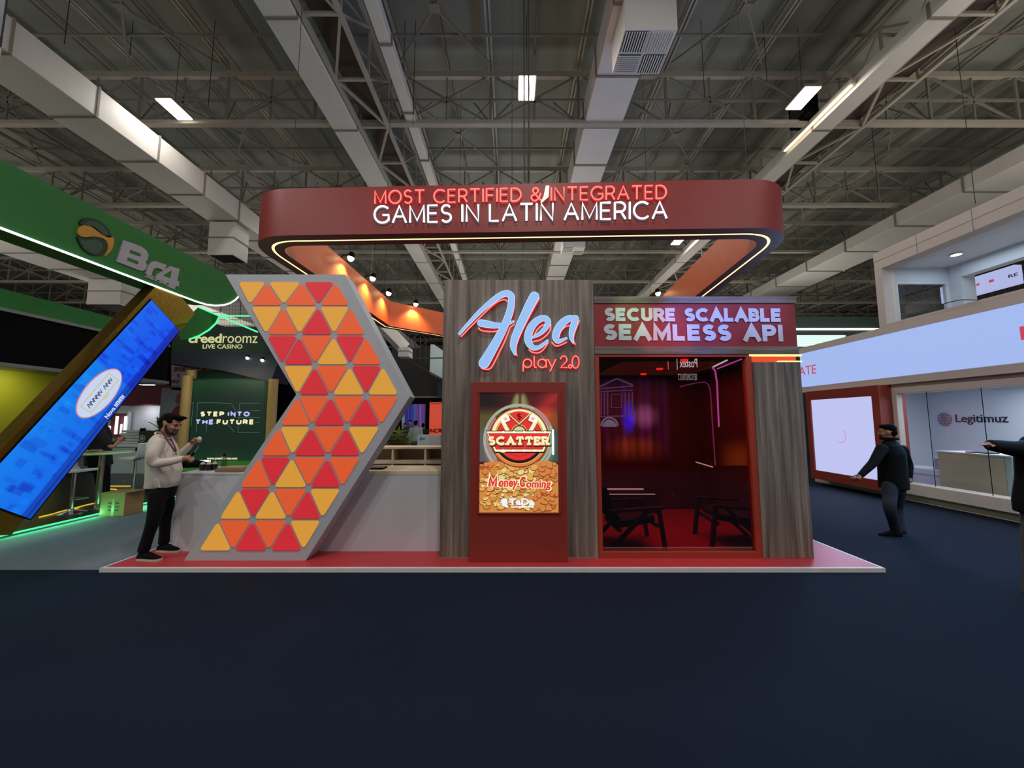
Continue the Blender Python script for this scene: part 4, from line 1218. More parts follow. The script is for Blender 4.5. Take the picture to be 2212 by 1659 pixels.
fp_.build('logo_emblem', mat('logo_plum', '7a4a55', .5), legit)

t = thing('reception_counter', 'cream reception counter behind the glass of the white stand', 'counter', (9.3, 7.6, .18))
MB().box(8.95, 9.5, 7.10, 8.2, .18, 1.03).build('counter_body', mat('counter_cream', 'bcb79f', .5, vary=.03), t, bevel=.006)
MB().box(8.93, 9.55, 6.98, 8.22, 1.03, 1.06).build('counter_top', mat('counter_top_white', 'd6dbe0', .4), t, bevel=.004)
part_label(MB().box(8.96, 9.5, 7.0, 7.095, .18, 1.03).build('end_panel', mat('glass_mint', 'b4ccc8', .3), t), 'pale mint end panel')
t = thing('laptop', 'slim dark laptop lying shut on the cream reception counter', 'laptop', (9.15, 7.55, 1.06))
MB().box(9.02, 9.24, 7.38, 7.75, 1.06, 1.072).build('base', m_black, t, bevel=.003); MB().box(9.02, 9.24, 7.38, 7.75, 1.0725, 1.08).build('lid', mat('laptop_lid', '3a3432', .4), t, bevel=.003)
t = thing('bench', 'low white bench inside the glazed room of the white stand', 'bench', (9.9, 8.7, .18))
MB().box(9.2, 9.8, 8.4, 9.9, .50, .62).build('seat', m_wall_w, t, bevel=.01); MB().box(9.25, 9.75, 8.45, 9.85, .18, .50).build('bench_base', m_wall_w, t)
t = thing('waste_bin', 'small grey box standing on the low white bench', 'box', (9.5, 8.5, .62))
MB().box(9.3, 9.5, 8.42, 8.6, .62, .86).build('body', mat('bin_grey', '8d8f98', .5), t, bevel=.006); MB().box(9.29, 9.51, 8.41, 8.61, .86, .885).build('lid', m_wall_w, t)

area_light('band_light', (8.1, 6.5, 3.1), .9, 270, (.17, .5, 1.0), (0, PI / 2, 0), legit, size_y=8.5)
area_light('portal_light', (7.98, 9.45, 1.3), 1.7, 30, (.80, .82, 1.0), (0, PI / 2, 0), legit, size_y=1.7)
# upper storey
up = MB()
Y0, Y1 = 2.0, 8.43
up.box(8.2, 8.5, Y0, Y1, 5.05, 5.45); up.box(8.2, 8.5, 8.26, Y1, 3.74, 5.05); up.box(8.2, 8.5, Y0, 8.26, 3.74, 3.80)
up.build('upper_frame', m_greige, legit, bevel=.004)
j = MB()
for p in (2212, 2010): pass
for y in (7.5, 6.55, 5.6): j.box(8.197, 8.2, y - .004, y + .004, 5.05, 5.45)
j.box(8.197, 8.2, Y0, Y1, 5.25, 5.256); j.build('panel_joint', m_steel_d, legit)
MB().box(8.42, 8.43, Y0, 8.24, 3.80, 5.05).build('upper_glass', m_clear, legit)
wf = MB(); wf.box(8.5, 9.75, 8.33, 8.40, 3.74, 3.82); wf.box(8.5, 9.75, 8.33, 8.40, 4.72, 4.80); wf.box(8.5, 8.60, 8.33, 8.40, 3.82, 4.72); wf.box(9.66, 9.75, 8.33, 8.40, 3.82, 4.72); wf.box(8.5, 9.75, 8.33, 8.40, 4.80, 5.45)
wf.build('upper_window_frame', m_wall_w, legit, bevel=.004)
MB().box(8.6, 9.66, 8.36, 8.37, 3.82, 4.72).build('upper_window_glass', m_clear, legit)
co = MB(); co.box(9.75, 10.05, 8.1, 8.43, 3.74, 5.45); co.box(9.75, 9.95, Y0, 8.1, 4.80, 5.45); co.build('upper_corner_post', m_wall_w, legit, bevel=.004)
MB().box(8.5, 9.75, Y0, 8.33, 5.10, 5.13).build('upper_ceiling', m_wall_w, legit)
MB().box(8.5, 13, Y0, Y1, 3.62, 3.70).build('upper_floor', m_greige, legit)
area_light('upper_room_light', (9.1, 6.5, 5.05), .9, 26, (.72, .86, 1.0), (0, 0, 0), legit, size_y=3.0)
for i, (px_, py_) in enumerate(((2005, 556), (2185, 523), (1973, 598), (2168, 625))):
    p = at(px_, py_, Z=5.08)
    if i > 1: continue
    t = thing('downlight', ['round recessed ceiling light in the upper room nearest the corner post', 'round recessed ceiling light in the upper room at the picture edge'][i], 'ceiling lamp', (9.1, p.y, 5.08))
    MB().lathe((9.1 + .0 * i, 7.6 - 1.3 * i, 5.07), [(.10, 0), (.10, .03)], 20).build('trim_ring', m_greige, t)
    MB().lathe((9.1 + .0 * i, 7.6 - 1.3 * i, 5.065), [(.08, 0), (.08, .005)], 20).build('lens', glow('downlight_cool', 'eaf6ff', 3), t)
# lit sign seen through the upper room
t = thing('far_lit_sign', 'far white lit sign board with dark RE letters seen through the upper room', 'sign', (13.6, 11.5, 4.6))
q = [at(2106, 620, X=13.5), at(2206, 605, X=13.5)]
fz = wall_frame(13.5)
(u0, v0), (u1, v1) = fz.px(2104, 634), fz.px(2204, 572)
v0 = fz.px(2203, 610)[1]; v1 = fz.px(2203, 568)[1]
MB().box(13.5, 13.7, 10.0, 11.8, v0, v1).build('sign_box', m_ledwhite, t)
(u0, v0), (u1, v1) = fz.px(2179, 601), fz.px(2199, 588)
bb = MB(); bb.ftext(fz, 'RE', u0, v0, abs(u1 - u0), abs(v1 - v0), .006, 0, bold=.02); bb.build('lettering', glow('ink_navy', '20243c', .6), t)
bb = MB()
for (xa, ya), (xb, yb) in (((2110, 618), (2114, 612)), ((2137, 611), (2145, 603))):
    pa, pb_ = fz.px(xa, ya), fz.px(xb, yb); bb.frect(fz, pa[0], pb_[0] + .02, pa[1], pb_[1], .006)
bb.build('lettering', glow('band_letter_red', 'd0455c', .9), t)
lg = MB(); lg.tube([(13.6, 11.0, 0), (13.6, 11.0, 4.6)], .05, 8); lg.build('post', m_steel_d, t)
# coiled hoses lying on the upper ledge
def hose(lab, pts):
    tag(MB().tube(smooth_path([at(x, y, X=8.19) for x, y in pts], 5), .009, 6).build('hose', mat('hose_dark', '2a2c30', .5)), lab, 'cable')
hose('dark cable looped over the upper window ledge of the white stand', [(2027, 668), (2024, 662), (2040, 656), (2075, 648), (2112, 648)])
# far stand with bright light tubes beyond the aisle
t = thing('far_stand', 'far dark green stand with a white light tube and a bright louvred ceiling', 'exhibition stand', (17, 20, 0))
MB().box(13.2, 21, 20.1, 26, 5.95, 7.2).build('fascia', mat('far_green_dark', '1e302b', .7), t)
MB().bar(at(1700, 711, Y=20), at(1897, 711, Y=20), .09).build('light_tube', glow('tube_white', 'ffffff', 2.0), t)
lv = MB(); a0, a1 = at(1715, 748, Y=20), at(1826, 724, Y=20)
lv.box(a0.x, a1.x, 20, 20.1, a0.z, a1.z); lv.build('lit_ceiling', glow('louvre_mint', 'c8fbe8', 1.05), t)
lv2 = MB()
for k in range(5):
    z = a0.z + (a1.z - a0.z) * (k + .6) / 5; lv2.box(a0.x, a1.x, 19.97, 20, z, z + .025)
lv2.build('louvre', glow('louvre_white', 'ffffff', 1.4), t)
MB().box(14, 20, 20.4, 24, 0, 5.95).build('stand_wall', mat('far_green_dark', '1e302b', .7), t)
# ------------------------------------------------------------------ green stand at the left
m_green = mat('fascia_green', '2c7a30', .6, vary=.03, scale=1.5)
m_green_d = mat('deep_green', '1c4028', .6, vary=.05, scale=2)
m_gold = mat('gold_foil', '9a7a2c', .28, metal=.9, vary=.15, scale=14, bump=.4)
m_rim = mat('rim_grey', '8a8c88', .5)
m_yellow = mat('yellow_wall', 'b4b61e', .6, vary=.03)
m_led_w = glow('led_white', 'eef6ff', 1.6)
m_led_g = glow('led_green', '4dffa0', 1.3)
m_led_y = glow('led_yellow', 'e8c832', .9)
XG = -7.2
gs = thing('exhibition_stand', 'green betting stand with a big rounded green fascia edged in white light', 'exhibition stand', (-10, 8, 0))
prof = [(1.5, 5.36), (1.5, 4.40), (8.55, 4.40)] + [(8.55 + 1.45 * math.sin(a), 5.36 - .96 * math.cos(a)) for a in [PI / 2 * k / 8 for k in range(1, 9)]]
fa = MB(); fa.prism([(XG, y, z) for y, z in prof], (-.5, 0, 0)); fa.build('fascia', m_green, gs)
ed = MB(); ed.tube([(XG + .012, y, z - .012) for y, z in prof[1:]], .02, 6); ed.build('light_line', m_led_w, gs)
fg = wall_frame(XG); z4 = Zf(fg, 0, 350, 3.95)
lg = thing('emblem_sign', 'white lettered Br4 sign with a green and yellow ball emblem on the green fascia', 'sign', (XG, 7.6, 4.6))
m_lw = mat('letter_lilac_white', 'b8b4bd', .5)
w_ = MB()
Bp = [(1042, 667), (1130, 697), (1195, 722), (1235, 752), (1254, 790), (1250, 826), (1230, 850), (1243, 882), (1232, 915), (1200, 930), (1165, 918), (985, 848)]
w_.fpoly(fg, [z4(*q) for q in Bp], .03, 0, th=.03)
for q in ([(1098, 748), (1175, 776), (1192, 790), (1186, 806), (1168, 804), (1090, 776)], [(1076, 812), (1155, 842), (1172, 856), (1166, 872), (1148, 870), (1070, 842)]):
    w_.fpoly(fg, [z4(*p) for p in q], .0305, 1)
w_.fpoly(fg, [z4(*q) for q in [(1232, 950), (1256, 880), (1282, 852), (1318, 846), (1410, 878), (1388, 925), (1330, 903), (1304, 908), (1290, 930), (1280, 968)]], .03, 0, th=.03)
w_.fpoly(fg, [z4(*q) for q in [(1440, 888), (1522, 912), (1500, 1012), (1520, 1020), (1513, 1062), (1490, 1054), (1482, 1084), (1424, 1062), (1432, 1038), (1318, 1000), (1326, 962)]], .03, 0, th=.03)
w_.fpoly(fg, [z4(*q) for q in [(1452, 925), (1442, 992), (1376, 968)]], .0305, 1)
w_.build('letters', [m_lw, m_green], lg)
(u0, v0), (u1, v1) = z4(1226, 984), z4(1420, 1030)
sb = MB(); sb.ftext(fg, '.BET.BR', u0, v0 + .012, u1 - u0, .075, .034, 0, bold=.03, th=.03); sb.build('small_letters', m_lw, lg)
em = MB()
yl = [(650, 585), (675, 548), (735, 540), (800, 575), (868, 625), (950, 640), (958, 690), (935, 755), (880, 804), (906, 745), (905, 695), (870, 655), (800, 636), (700, 640), (655, 618)]
up_ = [(668, 520), (705, 484), (780, 482), (860, 520), (915, 580), (938, 640), (880, 632), (805, 566), (740, 534), (690, 540)]
lo_ = [(648, 636), (700, 656), (800, 640), (870, 664), (902, 712), (884, 764), (835, 797), (765, 788), (690, 732)]
em.fpoly(fg, [z4(*q) for q in smooth_path(yl, 4, True)], .03, 0, th=.03)
em.fpoly(fg, [z4(*q) for q in smooth_path(up_, 4, True)], .03, 1, th=.03); em.fpoly(fg, [z4(*q) for q in smooth_path(lo_, 4, True)], .03, 1, th=.03)
sm = lambda P_, k, dx, dy: [(sum(x for x, y in P_) / len(P_) * (1 - k) + x * k + dx, sum(y for x, y in P_) / len(P_) * (1 - k) + y * k + dy) for x, y in P_]
em.fpoly(fg, [z4(*q) for q in smooth_path(sm(up_, .72, 6, 4), 4, True)], .031, 2); em.fpoly(fg, [z4(*q) for q in smooth_path(sm(lo_, .75, -10, 4), 4, True)], .031, 2)
em.build('emblem', [mat('emblem_yellow', 'd0972e', .5), mat('emblem_dark', '16301c', .5), mat('emblem_green', '2c4f38', .4, vary=.2, scale=5)], lg)

# leaning gold pillar with the blue screen
P2 = lambda x, y: (lambda p: (p.y, p.z))(at(x, y, X=XG))
A2, B2, C2, D2 = [Vector(P2(*q)) for q in ((333, 642), (387.5, 714), (66, 1121), (0, 988))]
ax = ((C2 - B2)).normalized(); px2 = Vector((-ax.y, ax.x))
if px2.dot(A2 - B2) < 0: px2 = -px2
wd = (A2 - B2).length
O2 = B2.copy(); Lg = (C2 - B2).length
pt = lambda s_, t_: O2 + ax * s_ + px2 * t_          # s along the pillar downwards, t across
m_pil = thing('leaning_pillar', 'leaning gold pillar with a tall blue video screen holding up the green canopy', 'pillar', (XG, 6.5, 0))
def slab2(s0, s1, t0, t1, x0, x1, m_, name, bev=0):
    q = [pt(s0, t0), pt(s1, t0), pt(s1, t1), pt(s0, t1)]
    b = MB(); b.prism([(x1, a.x, a.y) for a in q], (x0 - x1, 0, 0)); return b.build(name, m_, m_pil, bevel=bev)
bot_s = Lg + .42
q = [pt(-.62, -.05), pt(bot_s, -.05), pt(bot_s + .15, wd + .10), pt(-.62, wd + .10)]
q = [Vector((a.x, max(.051, a.y))) for a in q]
b = MB(); b.prism([(XG - .015, a.x, a.y) for a in q], (-.24, 0, 0)); b.build('pillar_body', m_gold, m_pil)
slab2(-.01, Lg + .02, -.02, wd + .02, XG - .015, XG - .004, m_black, 'screen_housing')
Q = [pt(Lg, 0), pt(Lg, wd), pt(0, wd), pt(0, 0)]
corner = [(XG, a.x, a.y) for a in (Q[1], Q[2], Q[3], Q[0])]          # u runs along the pillar upwards, v across
random.seed(11)
blk = [(random.random(), random.random() * .8 + .16, random.uniform(.003, .014), random.uniform(.02, .15), random.uniform(-38, 18)) for _ in range(170)]
def blue(u, v):
    v = 1 - v
    r, g, b_ = 0, 105 + 20 * v - 25 * (u > .6), 238
    for cu_, cv_, a_, c_, k_ in blk:
        if abs(u - cu_) < a_ and abs(v - cv_) < c_: g += k_ * .7; b_ += k_ * .55
    if v < .16: g -= 35; b_ -= 45
    if .05 < v < .09: r, g, b_ = 8, 40, 110
    return (r, g, min(255, b_))
picture('screen_picture', corner, blue, 240, 44, m_pil, .95)
# white oval plate with the hanging sign drawing and the caption, running up the screen
fsn = Frame((XG, Q[0].x, Q[0].y), (0, -ax.x, -ax.y), (0, px2.x, px2.y))
if fsn.n.x < 0: fsn = Frame((XG, Q[1].x, Q[1].y), (0, -ax.x, -ax.y), (0, -px2.x, -px2.y))
ov = MB(); cu, cv = fsn.px(216, 848)
e1, e2 = fsn.px(256, 800), fsn.px(176, 896)
rl = abs(e1[0] - e2[0]) / 2 * 1.06; rs = wd * .30
ov.fdisc(fsn, cu, cv, rl, .003, 0, rv=rs); ov.fdisc(fsn, cu, cv, rl * .965, .004, 1, rv=rs * .92)
w2, h2 = rl * .70, rs * .40
ov.fribbon(fsn, [(cu - w2, cv - h2), (cu + w2, cv - h2), (cu + w2, cv + h2), (cu - w2, cv + h2)], .022, .005, 2, closed=True)
ov.fpoly(fsn, [(cu - .12, cv - h2), (cu + .12, cv - h2), (cu, cv - h2 - .05)], .0052, 2)
for k in range(9):
    if k == 5: continue
    x = cu - w2 * .75 + w2 * 1.5 * k / 8
    ov.fribbon(fsn, smooth_path([(x - .04, cv - .04), (x - .01, cv + .03), (x + .015, cv - .02), (x + .04, cv + .035)], 4), .012, .0054, 3)
ov.build('oval_picture', [glow('oval_rim', 'd98a8a', .9), glow('oval_white', 'c9d8f8', .95), glow('oval_gold', 'd8cf98', .9), glow('oval_ink', '20253a', .6)], m_pil)
(u0, v0), (u1, v1) = fsn.px(232, 905), fsn.px(270, 858)
cp_ = MB(); cp_.ftext(fsn, 'Nova', u0, v0 - .0, (u1 - u0) * .46, .075, .004, 0, bold=.02)
for k in range(5):
    x = u0 + (u1 - u0) * (.52 + .1 * k)
    for dx in (0, .028): cp_.frect(fsn, x + dx, x + dx + .014, v0, v0 + .072, .004)
    cp_.frect(fsn, x, x + .042, v0 + (.058 if k % 2 else .03), v0 + (.072 if k % 2 else .044), .0041)
cp_.build('caption', glow('caption_white', 'dfe9ff', .95), m_pil)

# stand floor, edge light, back wall, black inner fascia
flo = MB(); flo.box(-18, -7.42, 3.5, 13.5, 0, .045); flo.build('stand_floor', mat('stand_floor_dark', '1c1d1c', .35, vary=.1), gs)
lt = MB(); lt.tube([(-7.40, 3.5, .03), (-7.40, 12, .03)], .014, 6); lt.build('floor_light', m_led_g, gs)
area_light('floor_light_glow', (-7.33, 7.5, .06), .06, 14, (.15, 1, .45), (PI / 2, 0, -PI / 2), gs, size_y=.06)
gl_ = bpy.data.lights.new('strip', 'AREA'); gl_.shape = 'RECTANGLE'; gl_.size = 8.0; gl_.size_y = .04; gl_.energy = 45; gl_.color = (.12, 1, .42)
go = bpy.data.objects.new('floor_light_wash', gl_); C.objects.link(go); go.location = (-7.36, 7.5, .06); go.rotation_euler = (0, -PI / 2 - .5, 0); go.rotation_euler = (PI / 2 + .3, 0, -PI / 2); attach(go, gs)
for pts in ([(120, 1108), (190, 1090), (240, 1080)], [(85, 1117), (160, 1100), (190, 1095)], [(236, 1050), (282, 1050)], [(232, 1056), (250, 1057), (262, 1064)]):
    MB().tube([at(x, y, Z=.055) for x, y in pts], .012, 5).build('floor_light_yellow', m_led_y, gs)
bw = MB(); bw.box(-13.2, -13.0, 3, 11.2, .045, 2.99); bw.build('yellow_back_wall', m_yellow, gs)
for i, y in enumerate((6.0, 9.6)): area_light('wall_wash', (-12.3, y, 2.9), .7, 11, (1, .95, .8), (0, .35, 0), gs)
def rail(z0, z1, xx, y0, y1, m_, name, th=.25, end=.5):
    pts = [(xx, y0)] + [(xx, y1 - end)] + [(xx - end + end * math.cos(a), y1 - end + end * math.sin(a)) for a in [PI / 2 * k / 6 for k in range(1, 7)]] + [(xx - 4, y1)]
    ins_ = [(x - th, y - (th if i > 1 else 0)) for i, (x, y) in enumerate(pts)]
    b = MB(); n = len(pts)
    vv = [(x, y, z0) for x, y in pts] + [(x, y, z1) for x, y in pts] + [(x, y, z0) for x, y in ins_] + [(x, y, z1) for x, y in ins_]
    ff = []
    for i in range(n - 1):
        ff += [(i, i + 1, n + i + 1, n + i), (2 * n + i, 3 * n + i, 3 * n + i + 1, 2 * n + i + 1), (n + i, n + i + 1, 3 * n + i + 1, 3 * n + i), (i, 2 * n + i, 2 * n + i + 1, i + 1)]
    ff += [(0, n, 3 * n, 2 * n), (n - 1, 3 * n - 1, 4 * n - 1, 2 * n - 1)]
    b.add(vv, ff); return b.build(name, m_, gs)
rail(3.05, 4.26, -12, 3, 13.6, m_black, 'inner_fascia')
rail(2.96, 3.05, -11.95, 3, 13.65, m_rim, 'inner_rim'); rail(4.26, 4.34, -11.97, 3, 13.62, m_rim, 'inner_rim')
rail(4.34, 4.78, -12.0, 3, 13.6, m_green, 'upper_band')
MB().box(-16, -12.0, 3, 13.2, 2.98, 3.04).build('inner_soffit', m_rim, gs)
dl = MB(); p = at(100, 813, Z=2.97); dl.lathe((p.x, p.y, 2.955), [(.16, 0), (.16, .03)], 20); dl.build('downlight', glow('downlight_cool', 'eaf6ff', 3), gs)
p = at(318, 831, Z=2.97); dl = MB(); dl.box(p.x - .2, p.x + .2, p.y - .1, p.y + .1, 2.955, 2.975); dl.build('downlight', glow('downlight_cool', 'eaf6ff', 3), gs)
# far lobe of the canopy with green light lines and net
lobe = gs
lp = [at(x, y, Y=9.6) for x, y in ((385, 722), (400, 690), (428, 664), (474, 683), (466, 697), (450, 712), (430, 724), (408, 733), (392, 735))]
b = MB(); b.prism([tuple(q) for q in lp], (0, .05, 0)); b.build('canopy_tip', m_green, lobe)
b = MB(); b.tube([at(x, y, Y=9.58) for x, y in ((474, 684), (467, 698), (451, 713), (431, 725), (409, 733))], .022, 6); b.build('light_line', m_led_g, lobe)
b = MB(); b.tube([at(430, 664, Y=9.55), at(556, 717, Y=8.6)], .018, 6); b.tube([at(470, 682, Y=9.7), at(545, 682.5, Y=9.7)], .018, 6); b.build('light_line', m_led_g, lobe)
nt = MB()
for k in range(14):
    x = 478 + k * 6; nt.tube([at(x, 640 + k * 2, Y=10.2), at(x, 705, Y=10.2)], .004, 4)
for k in range(7):
    y = 645 + k * 8; nt.tube([at(474, y, Y=10.2), at(560, y, Y=10.2)], .004, 4)
nt.build('net', mat('net_dark', '2a2e2a', .8), lobe)

# high table, stools, box
def steel(): return mat('chrome', 'b8bcc0', .2, metal=.95, vary=.0)
ht = thing('high_table', 'round high bar table with a pale green top on a chrome column', 'table', (-8.0, 7.6, .045))
tx, ty = at(222, 970, Y=7.5).x - .05, 7.55
MB().lathe((tx, ty, 1.05), [(.0, .0), (.44, .0), (.46, .015), (.44, .03), (0, .03)], 32).build('table_top', mat('top_green', '9fc795', .4), ht)
MB().lathe((tx, ty, .06), [(.045, 0), (.045, .99)], 16).build('column', steel(), ht)
MB().lathe((tx, ty, .046), [(.26, 0), (.26, .012), (.08, .05), (.05, .06)], 28).build('table_base', steel(), ht)
def stool(lab, x, y, face, zs=.80):
    t = thing('bar_stool', lab, 'bar stool', (x, y, .045), 'white bar stools')
    R = Matrix.Rotation(face, 3, 'Z'); W = lambda a, b_, c: Vector((x, y, 0)) + R @ Vector((a, b_, c))
    pr = [(.22, zs), (.0, zs - .015), (-.16, zs), (-.22, zs + .06), (-.25, zs + .18), (-.27, zs + .36)]
    b = MB(); rings = []
    for i, (a, c) in enumerate(pr):
        w = .21 - .02 * (i == 0)
        nx_, nz_ = (0, .045) if i < 2 else (.045, .02)
        rings.append([W(a, -w, c), W(a, w, c), W(a + nx_, w, c + nz_), W(a + nx_, -w, c + nz_)])
    b.loft(rings); b.build('seat_shell', mat('stool_white', 'd0d4d2', .4), t, smooth='auto', bevel=.012)
    MB().lathe((x, y, .06), [(.03, 0), (.03, zs - .10), (.09, zs - .085), (.09, zs - .075)], 14).build('column', steel(), t)
    MB().lathe((x, y, .046), [(.21, 0), (.21, .01), (.06, .045), (.035, .08)], 24).build('stool_base', steel(), t)
    fr_ = MB(); fr_.tube([W(0, .03, .32), W(.18, .1, .30), W(.2, 0, .30), W(.18, -.1, .30), W(0, -.03, .32)], .01, 6); fr_.build('foot_rail', steel(), t)
    return t
p = at(150, 1108, Z=.05); stool('white bar stool half hidden by the leaning gold pillar', p.x + .02, p.y, 0.0, .78)
p = at(287, 1062, Z=.05); stool('white bar stool with its back behind the man in the cream sweater', p.x, p.y, PI, .80)
t = thing('napkin_heap', 'crumpled beige cloth lying on the round high table', 'cloth', (tx - .1, ty, 1.08))
random.seed(5); b = MB()
for k in range(7): b.ell((tx - .22 + random.uniform(-.1, .16), ty + random.uniform(-.08, .08), 1.10), (.06, .05, .025), 8, 5, 0, Matrix.Rotation(random.uniform(-.6, .6), 3, 'Y'))
b.build('cloth', mat('napkin_tan', '8b7a52', .9, vary=.15, scale=30), t)
bx = thing('cardboard_box', 'cardboard box on the grey carpet lit green by the floor strip', 'box', (-7.0, 7.15, .003))
m_card = mat('cardboard', 'a07c50', .8, vary=.06, scale=8)
c0 = at(218, 1112, Z=.003); c1 = at(274, 1116, Z=.003)
c0.x = max(c0.x, -7.34)
X0, X1, YB = -7.33, -6.90, 7.02
b = MB(); b.box(X0, X1, YB, YB + .36, .004, .41); b.build('carton', m_card, bx, bevel=.003)
b = MB(); b.add([(X1, YB, .41), (X1 + .18, YB + .05, .44), (X1 + .18, YB + .38, .44), (X1, YB + .36, .41), (X1, YB, .404), (X1 + .18, YB + .05, .434), (X1 + .18, YB + .38, .434), (X1, YB + .36, .404)], [(0, 1, 2, 3), (7, 6, 5, 4), (0, 4, 5, 1), (1, 5, 6, 2), (2, 6, 7, 3), (3, 7, 4, 0)]); b.build('flap', m_card, bx)
b = MB()
for k in range(3):
    for q_ in range(2): b.box(X0 + .14 + q_ * .13, X0 + .20 + q_ * .13, YB - .002, YB, .09 + k * .06, .12 + k * .06)
b.build('print', mat('carton_print', '5a4630', .8), bx)
b = MB(); b.box(X0 + .205, X0 + .255, YB - .0025, YB, .004, .30); b.build('tape', mat('carton_tape', 'b39a6a', .4), bx)
# ------------------------------------------------------------------ dark green screen stand behind the counter
def pxbox(b, x0, y0, x1, y1, Y, dep, m=0):
    """A box whose front face covers a photo rectangle at distance Y."""
    ym = (y0 + y1) / 2; a_, c_ = at((x0 + x1) / 2, y1, Y=Y), at((x0 + x1) / 2, y0, Y=Y)
    b.box(at(x0, ym, Y=Y).x, at(x1, ym, Y=Y).x, Y, Y + dep, a_.z, c_.z, m); return b
def pxtext(b, fr, s_, x0, y0, x1, y1, d, m=0, bold=0, th=0.0):
    (u0, v0), (u1, v1) = fr.px(x0, y1), fr.px(x1, y0); b.ftext(fr, s_, u0, v0, u1 - u0, v1 - v0, d, m, bold=bold, th=th); return b
def pxstroke(b, fr, s_, x0, y0, x1, y1, w, d, m=0, gap=.24, space=.42):
    (u0, v0), (u1, v1) = fr.px(x0 + w / 2, y1 - w / 2), fr.px(x1 - w / 2, y0 + w / 2)
    st, W = layout(s_, gap, space); k = abs(fr.px(100, 900)[0] - fr.px(101, 900)[0])
    for q in st:
        b.fribbon(fr, [(u0 + (u1 - u0) * a / W, v0 + (v1 - v0) * c) for a, c in q], w * k, d, m)
    return b
YD = 11.5
cz = thing('exhibition_stand', 'dark green live casino stand with gold columns around a big video screen', 'exhibition stand', (-8, YD, 0))
b = MB(); pxbox(b, 372, 705, 640, 766, YD, .5); b.build('fascia', mat('casino_green', '1f3a2c', .6, vary=.05), cz)
fz_ = front(YD); b = MB()
pxtext(b, fz_, 'creed', 407, 721, 480, 741, .012, 0, .028, .01); pxtext(b, fz_, 'roomz', 481, 726, 557, 741, .012, 0, -.004, .01)
pxtext(b, fz_, 'LIVE CASINO', 438, 744, 524, 753, .012, 0, .004, .01); b.build('lettering', glow('cream_letters', 'd9d79a', .85), cz)
nb_ = MB(); q = [at(372, 764, Y=YD), at(610, 764, Y=YD), at(612, 830, Y=YD + .6), at(480, 800, Y=YD), at(372, 786, Y=YD)]
nb_.prism([(v.x, YD - .05, v.z) for v in q], (0, .9, 0)); nb_.build('soffit_band', mat('navy_band', '2a2e3c', .5), cz)
for i, (x, y) in enumerate(((535, 772), (567, 777))):
    p = at(x, y, Y=YD - .06)
    t = thing('spotlight', ['small round spotlight on the dark soffit nearest the casino name', 'small round spotlight on the dark soffit nearest the arrow sign'][i], 'spotlight', tuple(p))
    d_ = Vector((.1, -.55, -.8)).normalized()
    MB().lathe(p, [(.04, -.08), (.055, -.05), (.055, .02)], 12, axis=d_).build('can', m_black, t)
    MB().ell(p + d_ * .02, .05, 10, 6).build('lens', glow('spot_cool', 'f0f6ff', 7), t)
    MB().tube([p - d_ * .06, p + Vector((0, .04, .08))], .012, 5).build('arm', m_black, t)
b = MB(); pxbox(b, 405, 818, 583, 1075, YD, .25); b.build('screen_frame', mat('casino_green', '1f3a2c', .6), cz)
def dk(u, v):
    g = 46 + 26 * max(0, v - .78) / .22 + 22 * max(0, .16 - v) / .16
    return (13 + 4 * v, g * (.82 + .18 * abs(u - .5)), 32 + 10 * max(0, v - .7))
cs = [(lambda p: (p.x, YD - .004, p.z))(at(x, y, Y=YD)) for x, y in ((410, 1000), (572, 1000), (572, 822), (410, 822))]
picture('screen_picture', cs, dk, 16, 24, cz, .9)
b = MB()
pxstroke(b, fz_, 'STEP', 433, 889, 485, 899.5, 3.2, .006, 0, .50, .5); pxstroke(b, fz_, 'FUTURE', 468, 906, 549, 917, 3.2, .006, 0, .5, .5)
b.build('screen_words', glow('words_cream', 'f3ecb8', 1.0), cz)
b = MB(); pxstroke(b, fz_, 'INTO', 492, 889, 540, 899.5, 3.2, .006, 0, .55, .5); pxstroke(b, fz_, 'THE', 422, 906, 462, 917, 3.2, .006, 0, .5, .5)
b.build('screen_words', glow('words_blue', 'b4bdf6', 1.0), cz)
b = MB(); k = abs(fz_.px(100, 900)[0] - fz_.px(101, 900)[0])
for s_ in ([(424, 934), (427, 870), (470, 870), (500, 872), (510, 888), (505, 905), (488, 912), (507, 934)], [(514, 934), (518, 871), (562, 871)], [(516, 902), (562, 902)], [(514, 934), (560, 934)], [(413, 870), (418, 870), (413, 921)], [(446, 934), (447, 914), (468, 914)], [(541, 887), (562, 887)], [(541, 912), (562, 912)]):
    b.fribbon(fz_, [fz_.px(*q) for q in s_], k * .7, .0055)
b.build('screen_outline_letters', glow('outline_green', '4e8a72', .8), cz)
b = MB(); pxtext(b, fz_, 'www.creedroomz.com', 447, 987, 513, 992.5, .006, 0, .03); b.build('screen_address', glow('words_cream', 'f3ecb8', 1.0), cz)
area_light('soffit_light', (-8.3, 10.4, 3.2), 1.2, 9, (1, .92, .75), (.75, 0, 0), cz, size_y=.3)
m_col = mat('gold_column', 'b8995a', .45, metal=0, vary=.06, stretch=(30, 30, .5))
for x0, x1, yt, dy in ((388, 407, 812, -.1), (396, 415, 800, .15), (576, 595, 819, -.1)):
    a_, c_ = at(x0, 920, Y=YD + dy), at(x1, 920, Y=YD + dy); c_.z = at(x1, yt, Y=YD + dy).z; r_ = (c_.x - a_.x) / 2
    MB().lathe((a_.x + r_, YD + dy, 0.05), [(r_, 0), (r_, c_.z - .05)], 20).build('gold_column', m_col, cz, smooth='auto')
b = MB(); pxbox(b, 415, 800, 560, 822, YD + .5, .2); b.build('upper_screen', mat('screen_back_green', '20493c', .5), cz)
b = MB(); pxbox(b, 414, 996, 437, 1000, YD - .6, .3); b.build('light_bar', glow('led_white', 'eef6ff', 1.6), cz)
